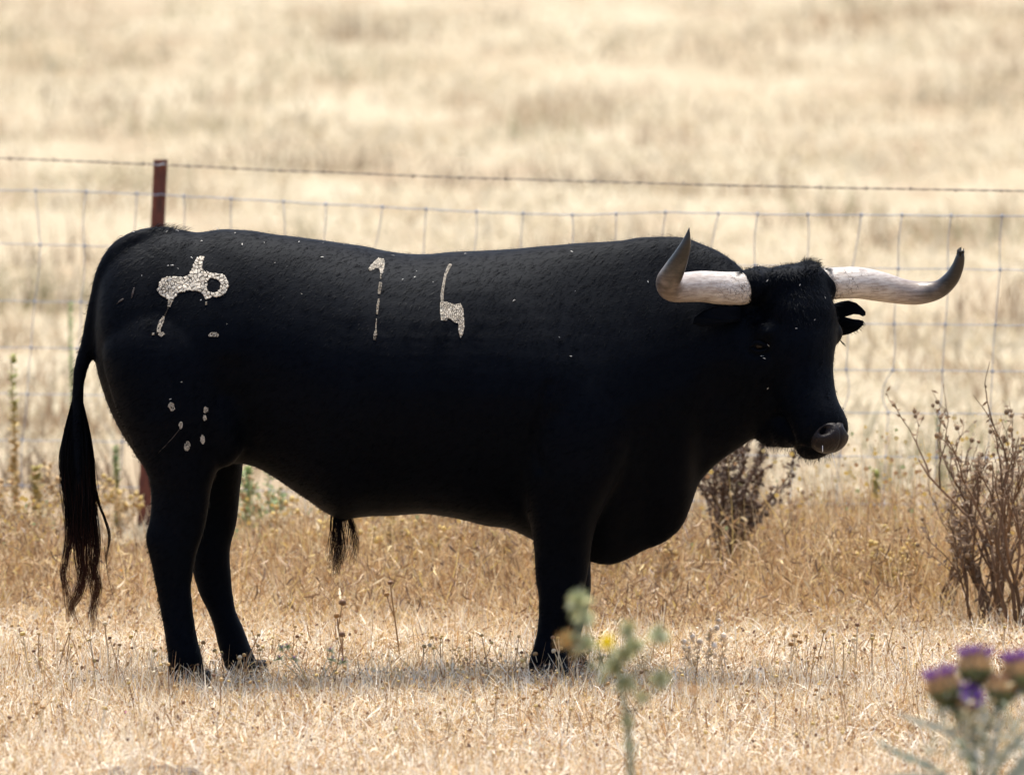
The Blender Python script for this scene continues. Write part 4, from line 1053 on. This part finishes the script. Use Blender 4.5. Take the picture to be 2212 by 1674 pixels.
# --- leafy spires
def spire(u, vt, vb, y, label, c_top, c_bot, seed, wpx=14, vend=None, cat='weed'):
    q = random.Random(seed); t_ = P(u, vt, y); b_ = P(u + 6, vb, y); b_.z = float(gz(b_.x, y)) - .01
    root = empty('leafy_spire', b_); tag(root, label, cat)
    pts = [b_.lerp(t_, t) + Vector((math.sin(t * 5) * .006, 0, 0)) for t in np.linspace(0, 1, 10)]
    mb = MB(); mb.add(*tube_geo(pts, list(np.linspace(.005, .002, 10)), 6), c_bot); child_fix(mb.build('stem', M['leaf'], None, True, True), root)
    lf = MB(); vend = vend or vb
    t0 = (vb - vend) / (vb - vt)
    for i in range(360):
        t = t0 + (1 - t0) * q.random(); p = b_.lerp(t_, t); a = q.uniform(0, 6.28); s = wpx * M_PX * 1.7 * q.uniform(.5, 1.1) * (1 - .35 * t)
        d = Vector((math.cos(a), math.sin(a), q.uniform(.1, .9))).normalized() * s; sd_ = d.cross(Vector((0, 0, 1))).normalized() * s * .34
        k = max(0, min(1, (t - .55) / .3)); c = vary(tuple(c_bot[j] * (1 - k) + c_top[j] * k for j in range(3)), q, .8, 1.2)
        lf.add([p, p + d * .5 - sd_, p + d, p + d * .5 + sd_], [(0, 1, 2, 3)], c)
    o = lf.build('leaves', M['leaf'], None, False, True); child_fix(o, root); o['kind'] = 'stuff'
spire(28, 770, 1130, 6.0, 'tall yellow green leafy spire at the far left edge', (.34, .36, .10), (.62, .45, .20), 1, 17)
spire(152, 655, 1100, 8.2, 'thin bright green spire left of the tail', (.22, .34, .10), (.26, .34, .12), 2, 11)
spire(1890, 1015, 1190, 6.6, 'short yellow green spire right of the muzzle', (.36, .40, .10), (.58, .44, .16), 3, 15)
spire(1935, 1125, 1190, 5.6, 'small green sprig low by the fence mesh', (.30, .40, .14), (.34, .38, .16), 4, 16)
spire(250, 965, 1130, 6.2, 'small green sprig between tail and rusty post', (.22, .34, .12), (.50, .42, .18), 5, 14)
spire(535, 1010, 1150, 6.4, 'green sprig just right of the hind leg', (.26, .38, .12), (.46, .42, .18), 6, 16)
spire(2025, 900, 1160, 9.0, 'faint green spire behind the right fence mesh', (.36, .40, .18), (.50, .44, .24), 7, 9)
spire(78, 1010, 1190, 5.6, 'yellow leafy weed right of the far left spire', (.50, .42, .14), (.60, .46, .2), 8, 20)
spire(690, 1175, 1230, 4.6, 'grey green weed left of the belly tuft', (.26, .34, .22), (.40, .36, .2), 9, 18)

# --- purple star thistle left of the middle, in focus
def star_thistle(u, v, label, seed, s=1.0, nm='star_thistle'):
    q = random.Random(seed); g = PG(u, v); root = empty(nm, (g.x, g.y, float(gz(g.x, g.y)))); tag(root, label, 'thistle')
    st = MB(); lf = MB(); L = Vector(root.location)
    for k in range(7):
        d = Vector((q.uniform(-.075, .075), q.uniform(-.03, .03), q.uniform(.05, .09))) * s
        st.add(*tube_geo([L, L + d * .5 + Vector((0, 0, .006)), L + d], [.0018, .0014, .001], 5), (.62, .56, .38)); e = L + d
        for _ in range(26):
            w_ = Vector((q.uniform(-1, 1), q.uniform(-1, 1), q.uniform(-.5, .9))).normalized(); l_ = q.uniform(.008, .02) * s; sd_ = w_.orthogonal().normalized() * .0024
            lf.add([e - sd_, e + sd_, e + w_ * l_], [(0, 1, 2)], q.choice([(.78, .72, .44), (.26, .34, .14), (.70, .64, .34), (.74, .68, .40)]))
        fl = MB()
        for _ in range(10):
            w_ = Vector((q.gauss(0, .5), q.gauss(0, .5), 1)).normalized(); sd_ = w_.orthogonal().normalized() * .0012; f0 = e + Vector((0, 0, .003))
            fl.add([f0 - sd_, f0 + sd_, f0 + w_ * .008 * s], [(0, 1, 2)], (.56, .28, .50))
        child_fix(fl.build('flower', M['petal'], None, False, True), root)
    child_fix(st.build('stem', M['leaf'], None, True, True), root); o = lf.build('spiny_leaves', M['leaf'], None, False, True); child_fix(o, root); o['kind'] = 'stuff'
star_thistle(682, 1490, 'low spiny star thistle with tiny purple flowers left of the belly tuft', 3, 1.7)

def small_flower(u, v, y, hgt, col, label, seed, rad=.009):
    b = P(u, v, y); base = Vector((b.x, y, float(gz(b.x, y)) - .003)); root = empty('wild_flower', base); tag(root, label, 'flower')
    child_fix((lambda m: m.build('stem', M['leaf'], None, True, True))((lambda m: (m.add(*tube_geo([base, (base + b) / 2 + Vector((.004, 0, 0)), b], [.0012] * 3, 5), (.4, .36, .18)), m)[1])(MB())), root)
    fl = MB(); q = random.Random(seed)
    for k in range(18):
        a = q.uniform(0, 6.28); w_ = Vector((math.cos(a), math.sin(a) * .8 - .3, q.uniform(.2, 1))).normalized(); sd_ = w_.orthogonal().normalized() * rad * .35
        fl.add([b, b + w_ * rad * .6 - sd_, b + w_ * rad, b + w_ * rad * .6 + sd_], [(0, 1, 2, 3)], vary(col, q, .85, 1.1))
    child_fix(fl.build('petals', M['petal'], None, False, True), root)
small_flower(273, 1540, -1.2, .05, (.62, .20, .60), 'tiny pink flower in the near grass below the hind legs', 1, .009)
small_flower(262, 1234, 3.8, .3, (.80, .42, .03), 'tiny orange yellow flower between tail and hind leg', 2, .010)

# --- near thistle with yellow flower (out of focus), stands about ten metres before the bull
def yellow_thistle():
    y = -9.8; g = P(1362, 1800, y); base = Vector((g.x, y, float(gz(g.x, y)))); k = (35.1 + y) / FPX
    root = empty('yellow_thistle', base); tag(root, 'blurred grey green thistle with one yellow flower close to the viewer', 'thistle')
    q = random.Random(12); mb = MB(); SC = (.23, .27, .17)
    def P2(u, v, dy=0): return P(u, v, y + dy)
    mb.add(*tube_geo([base, P2(1362, 1640), P2(1356, 1560), P2(1345, 1500), P2(1335, 1450), P2(1318, 1415)], [.008, .0075, .007, .006, .005, .004], 8), SC)
    ends = [(1248, 1300, 22, 0), (1262, 1335, 16, 0), (1238, 1392, 21, 1), (1268, 1392, 18, 0), (1310, 1386, 11, 2), (1354, 1360, 15, 0), (1345, 1415, 19, 0), (1370, 1395, 17, 0), (1423, 1372, 17, 0), (1428, 1470, 18, 0), (1325, 1440, 20, 0), (1352, 1475, 17, 0),
            (1280, 1440, 9, 0), (1300, 1470, 8, 0), (1385, 1505, 10, 0), (1355, 1560, 12, 0), (1358, 1610, 11, 0), (1215, 1385, 12, 1)]
    joint = {(1248, 1300): [(1335, 1450), (1300, 1425), (1270, 1370)], (1238, 1392): [(1330, 1440), (1290, 1420)], (1423, 1372): [(1350, 1480), (1395, 1430)], (1428, 1470): [(1356, 1545), (1395, 1515)], (1354, 1360): [(1338, 1455), (1350, 1400)],
             (1310, 1386): [(1335, 1460), (1320, 1420)]}
    for (a, b), via in joint.items():
        mb.add(*tube_geo([P2(*p) for p in via] + [P2(a, b)], list(np.linspace(.004, .0025, len(via) + 1)), 6), SC)
    child_fix(mb.build('stem', M['leaf'], None, True, True), root)
    for (a, b, rr_, kd) in ends:
        c = P2(a, b, q.uniform(-.03, .03) if kd != 2 else -.25); R_ = rr_ * k * (1.65 if kd != 2 else 1.9); lf = MB()
        nleaf = 60
        for _ in range(nleaf):
            w_ = Vector((q.gauss(0, 1), q.gauss(0, 1), q.gauss(.3, 1))).normalized(); l_ = R_ * q.uniform(.5, 1.25); sd_ = w_.orthogonal().normalized() * R_ * .17
            if kd == 2: cc = (.90, .74, .02)
            elif kd == 1 and q.random() < .5: cc = (.50, .27, .08)
            else: cc = q.choice([(.42, .44, .24), (.36, .38, .19), (.55, .51, .26), (.42, .45, .31)])
            lf.add([c, c + w_ * l_ * .5 - sd_, c + w_ * l_, c + w_ * l_ * .5 + sd_], [(0, 1, 2, 3)], cc)
        o = lf.build('flower' if kd == 2 else 'leaf_cluster', M['petal'] if kd == 2 else M['leaf'], None, False, True); child_fix(o, root)
        if kd == 2: o['label'] = 'bright yellow flower'
yellow_thistle()
def dry_head():
    y = -9.0; c = P(1500, 1492, y); base = Vector((c.x + .03, y, float(gz(c.x, y)))); root = empty('dry_flower_stalk', base); tag(root, 'blurred tan dry flower stalk right of the yellow flowered thistle', 'dry stalk')
    q = random.Random(3); mb = MB(); e2 = P(1470, 1480, y); mb.add(*tube_geo([base, (base + c) / 2 + Vector((.02, 0, 0)), c], [.002, .002, .0015], 5), (.55, .40, .25)); mb.add(*tube_geo([(base + c) / 2, e2], [.0015, .001], 5), (.55, .40, .25))
    child_fix(mb.build('stem', M['leaf'], None, True, True), root)
    for p, s in ((c, .016), (e2, .011), (P(1525, 1500, y), .009)):
        lf = MB()
        for _ in range(40):
            w_ = Vector((q.gauss(0, 1), q.gauss(0, 1), q.gauss(0, 1))).normalized(); sd_ = w_.orthogonal().normalized() * s * .2
            lf.add([p, p + w_ * s * .5 - sd_, p + w_ * s, p + w_ * s * .5 + sd_], [(0, 1, 2, 3)], (.60, .40, .22))
        child_fix(lf.build('seed_head', M['leaf'], None, False, True), root)
dry_head()

# --- purple cardoon thistle at the right, near the viewer
def cardoon():
    y = -8.6; g = P(2110, 1900, y); base = Vector((g.x, y, float(gz(g.x, y)))); k = (35.1 + y) / FPX
    root = empty('purple_thistle', base); tag(root, 'large blurred thistle with purple flower heads at the lower right', 'thistle')
    q = random.Random(9)
    heads = [(2040, 1488, 36, (-.28, 0, 1), (.20, .08, .30), 1.0, 'purple flower head on the left'), (2106, 1445, 37, (0, .1, 1), (.20, .09, .30), .95, 'flat topped purple flower head'),
             (2086, 1516, 30, (.45, -.75, .7), (.36, .12, .85), .7, 'bright violet flower head facing the viewer'), (2204, 1458, 38, (-.05, .1, 1), (.20, .07, .30), 1.0, 'purple flower head at the picture edge'), (2162, 1490, 31, (.1, 0, 1), (.20, .09, .08), .35, 'withered brown flower head')]
    fork = P(2105, 1610, y)
    st = MB(); SC = (.27, .30, .22)
    st.add(*tube_geo([base, P(2110, 1760, y), fork], [.011, .009, .007], 10), SC)
    for (u, v, rp, up, pc, op, lb) in heads:
        c = P(u, v, y + q.uniform(-.05, .05)); Rb = rp * k; up = Vector(up).normalized(); ax0 = up.orthogonal().normalized(); ax = (ax0, up.cross(ax0), up)
        st.add(*tube_geo([fork + Vector((0, 0, -.01)), (fork + c) / 2 - Vector((0, 0, .008)), c - up * Rb * .8], [.005, .0045, .006], 8), SC)
        hd = MB(); Rb = Rb * 1.1; hd.add(*ball_geo(c, (Rb * .86, Rb * .86, Rb * .95), 16, 12, ax), (.24, .22, .12))
        rows_ = 9; 
        for i in range(rows_):
            th = math.pi * (.93 - i * .085); m = 16
            for j in range(m):
                a = 2 * math.pi * (j + .5 * (i % 2)) / m; dirn = ax[0] * math.sin(th) * math.cos(a) + ax[1] * math.sin(th) * math.sin(a) + up * math.cos(th)
                tan = (up - dirn * up.dot(dirn)).normalized(); sd_ = dirn.cross(tan); p = c + dirn * Rb * .86
                t = i / rows_; cc = (.20, .25, .11) if t < .5 else (.52, .34, .18); cc = vary(cc, q, .75, 1.25)
                w_ = Rb * .2; hd.add([p - sd_ * w_, p + sd_ * w_, p + tan * Rb * q.uniform(.3, .5) + dirn * Rb * q.uniform(.15, .55)], [(0, 1, 2)], cc)
        o = hd.build('flower_head', M['leaf'], None, False, True); child_fix(o, root); o['label'] = lb
        fl = MB()
        for _ in range(int(240 * op)):
            a = q.uniform(0, 6.28); rr_ = math.sqrt(q.random()) * Rb * .78; f0 = c + up * Rb * .68 + (ax[0] * math.cos(a) + ax[1] * math.sin(a)) * rr_
            d = (up + (ax[0] * math.cos(a) + ax[1] * math.sin(a)) * rr_ / Rb * 1.1).normalized(); sd_ = (ax[0] * q.gauss(0, 1) + ax[1] * q.gauss(0, 1)).normalized() * .0018
            fl.add([f0 - sd_, f0 + sd_, f0 + d * Rb * q.uniform(.5, .85) * (.6 + .5 * op)], [(0, 1, 2)], vary(pc, q, .75, 1.25))
        f = fl.build('florets', M['petal'], None, False, True); f.parent = o
    child_fix(st.build('stem', M['leaf'], None, True, True), root)
    # jagged silvery leaves
    def leaf(pts, w0, seed):
        r_ = random.Random(seed); mb = MB(); q_ = catmull([tuple(P(a, b, y + c)) for a, b, c in pts], 14); vs, fs = [], []
        for i, p in enumerate(q_):
            p = Vector(p); t = i / 13; tan = Vector(q_[min(i + 1, 13)]) - Vector(q_[max(i - 1, 0)]); sd_ = tan.cross(Vector((0, 1, .4))).normalized() * w0 * math.sin(math.pi * (0.12 + .86 * t)) * (1 if i % 2 else .45)
            vs += [p + sd_ + Vector((0, 0, .004)), p, p - sd_ + Vector((0, 0, .004))]
        for i in range(13): b = i * 3; fs += [(b, b + 1, b + 4, b + 3), (b + 1, b + 2, b + 5, b + 4)]
        mb.add(vs, fs, r_.choice([(.38, .41, .36), (.32, .37, .31), (.28, .33, .22), (.44, .46, .40)]))
        child_fix(mb.build('leaf', M['leaf'], None, False, True), root)
    for i, (pts, w0) in enumerate([([(2115, 1660, 0), (2060, 1590, .02), (1990, 1565, .03), (1935, 1540, .03)], .020), ([(2090, 1720, 0), (2010, 1660, -.04), (1940, 1630, -.05), (1890, 1600, -.05)], .020),
                                   ([(2110, 1700, 0), (2140, 1640, -.05), (2155, 1580, -.05), (2170, 1545, -.04)], .016), ([(2115, 1740, 0), (2160, 1650, .03), (2200, 1600, .04), (2240, 1570, .04)], .022),
                                   ([(2110, 1760, 0), (2180, 1690, -.05), (2230, 1650, -.05), (2300, 1640, -.05)], .024), ([(2100, 1700, 0), (2095, 1650, -.06), (2070, 1600, -.08), (2040, 1640, -.1)], .014),
                                   ([(2110, 1780, 0), (2040, 1700, .03), (1980, 1680, .05), (1900, 1680, .05)], .024), ([(2120, 1720, 0), (2130, 1650, 0), (2128, 1600, .02), (2122, 1560, .02)], .012),
                                   ([(2130, 1740, 0), (2200, 1660, .0), (2235, 1620, .0), (2270, 1600, .0)], .022), ([(2130, 1780, .1), (2190, 1700, .1), (2220, 1650, .1), (2216, 1600, .1)], .02)]):
        leaf(pts, w0 * .72, i)
    lf = MB()
    for _ in range(900):          # dry bracts and small spiny leaves under the heads
        p = P(2125 + q.gauss(0, 62), 1585 + q.gauss(0, 42), y + q.gauss(0, .06)); w_ = Vector((q.gauss(0, 1), q.gauss(0, 1), q.gauss(.2, 1))).normalized(); L_ = q.uniform(.012, .034); sd_ = w_.orthogonal().normalized() * L_ * .13
        lf.add([p, p + w_ * L_ * .5 - sd_, p + w_ * L_, p + w_ * L_ * .5 + sd_], [(0, 1, 2, 3)], q.choice([(.42, .44, .34), (.56, .46, .26), (.34, .38, .26), (.60, .50, .30), (.45, .49, .46)]))
    o = lf.build('spiny_leaves', M['leaf'], None, False, True); child_fix(o, root); o['kind'] = 'stuff'
cardoon()

# --- clod of dark earth at the bottom left
def clod():
    g = PG(335, 1700); mb = MB(); q = random.Random(2)
    for i in range(9):
        x = g.x + q.uniform(-.13, .13); yy = g.y + q.uniform(-.05, .12); s = q.uniform(.02, .042)
        vs, fs = ball_geo((x, yy, float(gz(x, yy)) + s * .3), (s * 1.5, s * 1.2, s * .9), 12, 8)
        vs = [v + Vector((q.gauss(0, .003), q.gauss(0, .003), q.gauss(0, .003))) for v in vs]; mb.add(vs, fs, (.12, .09, .07))
    o = mb.build('dung_pat', M['twig'], None, True, True); tag(o, 'dark crumbly dried dung pat at the lower left edge', 'dung')
clod()
print('all done', len(bpy.data.objects))
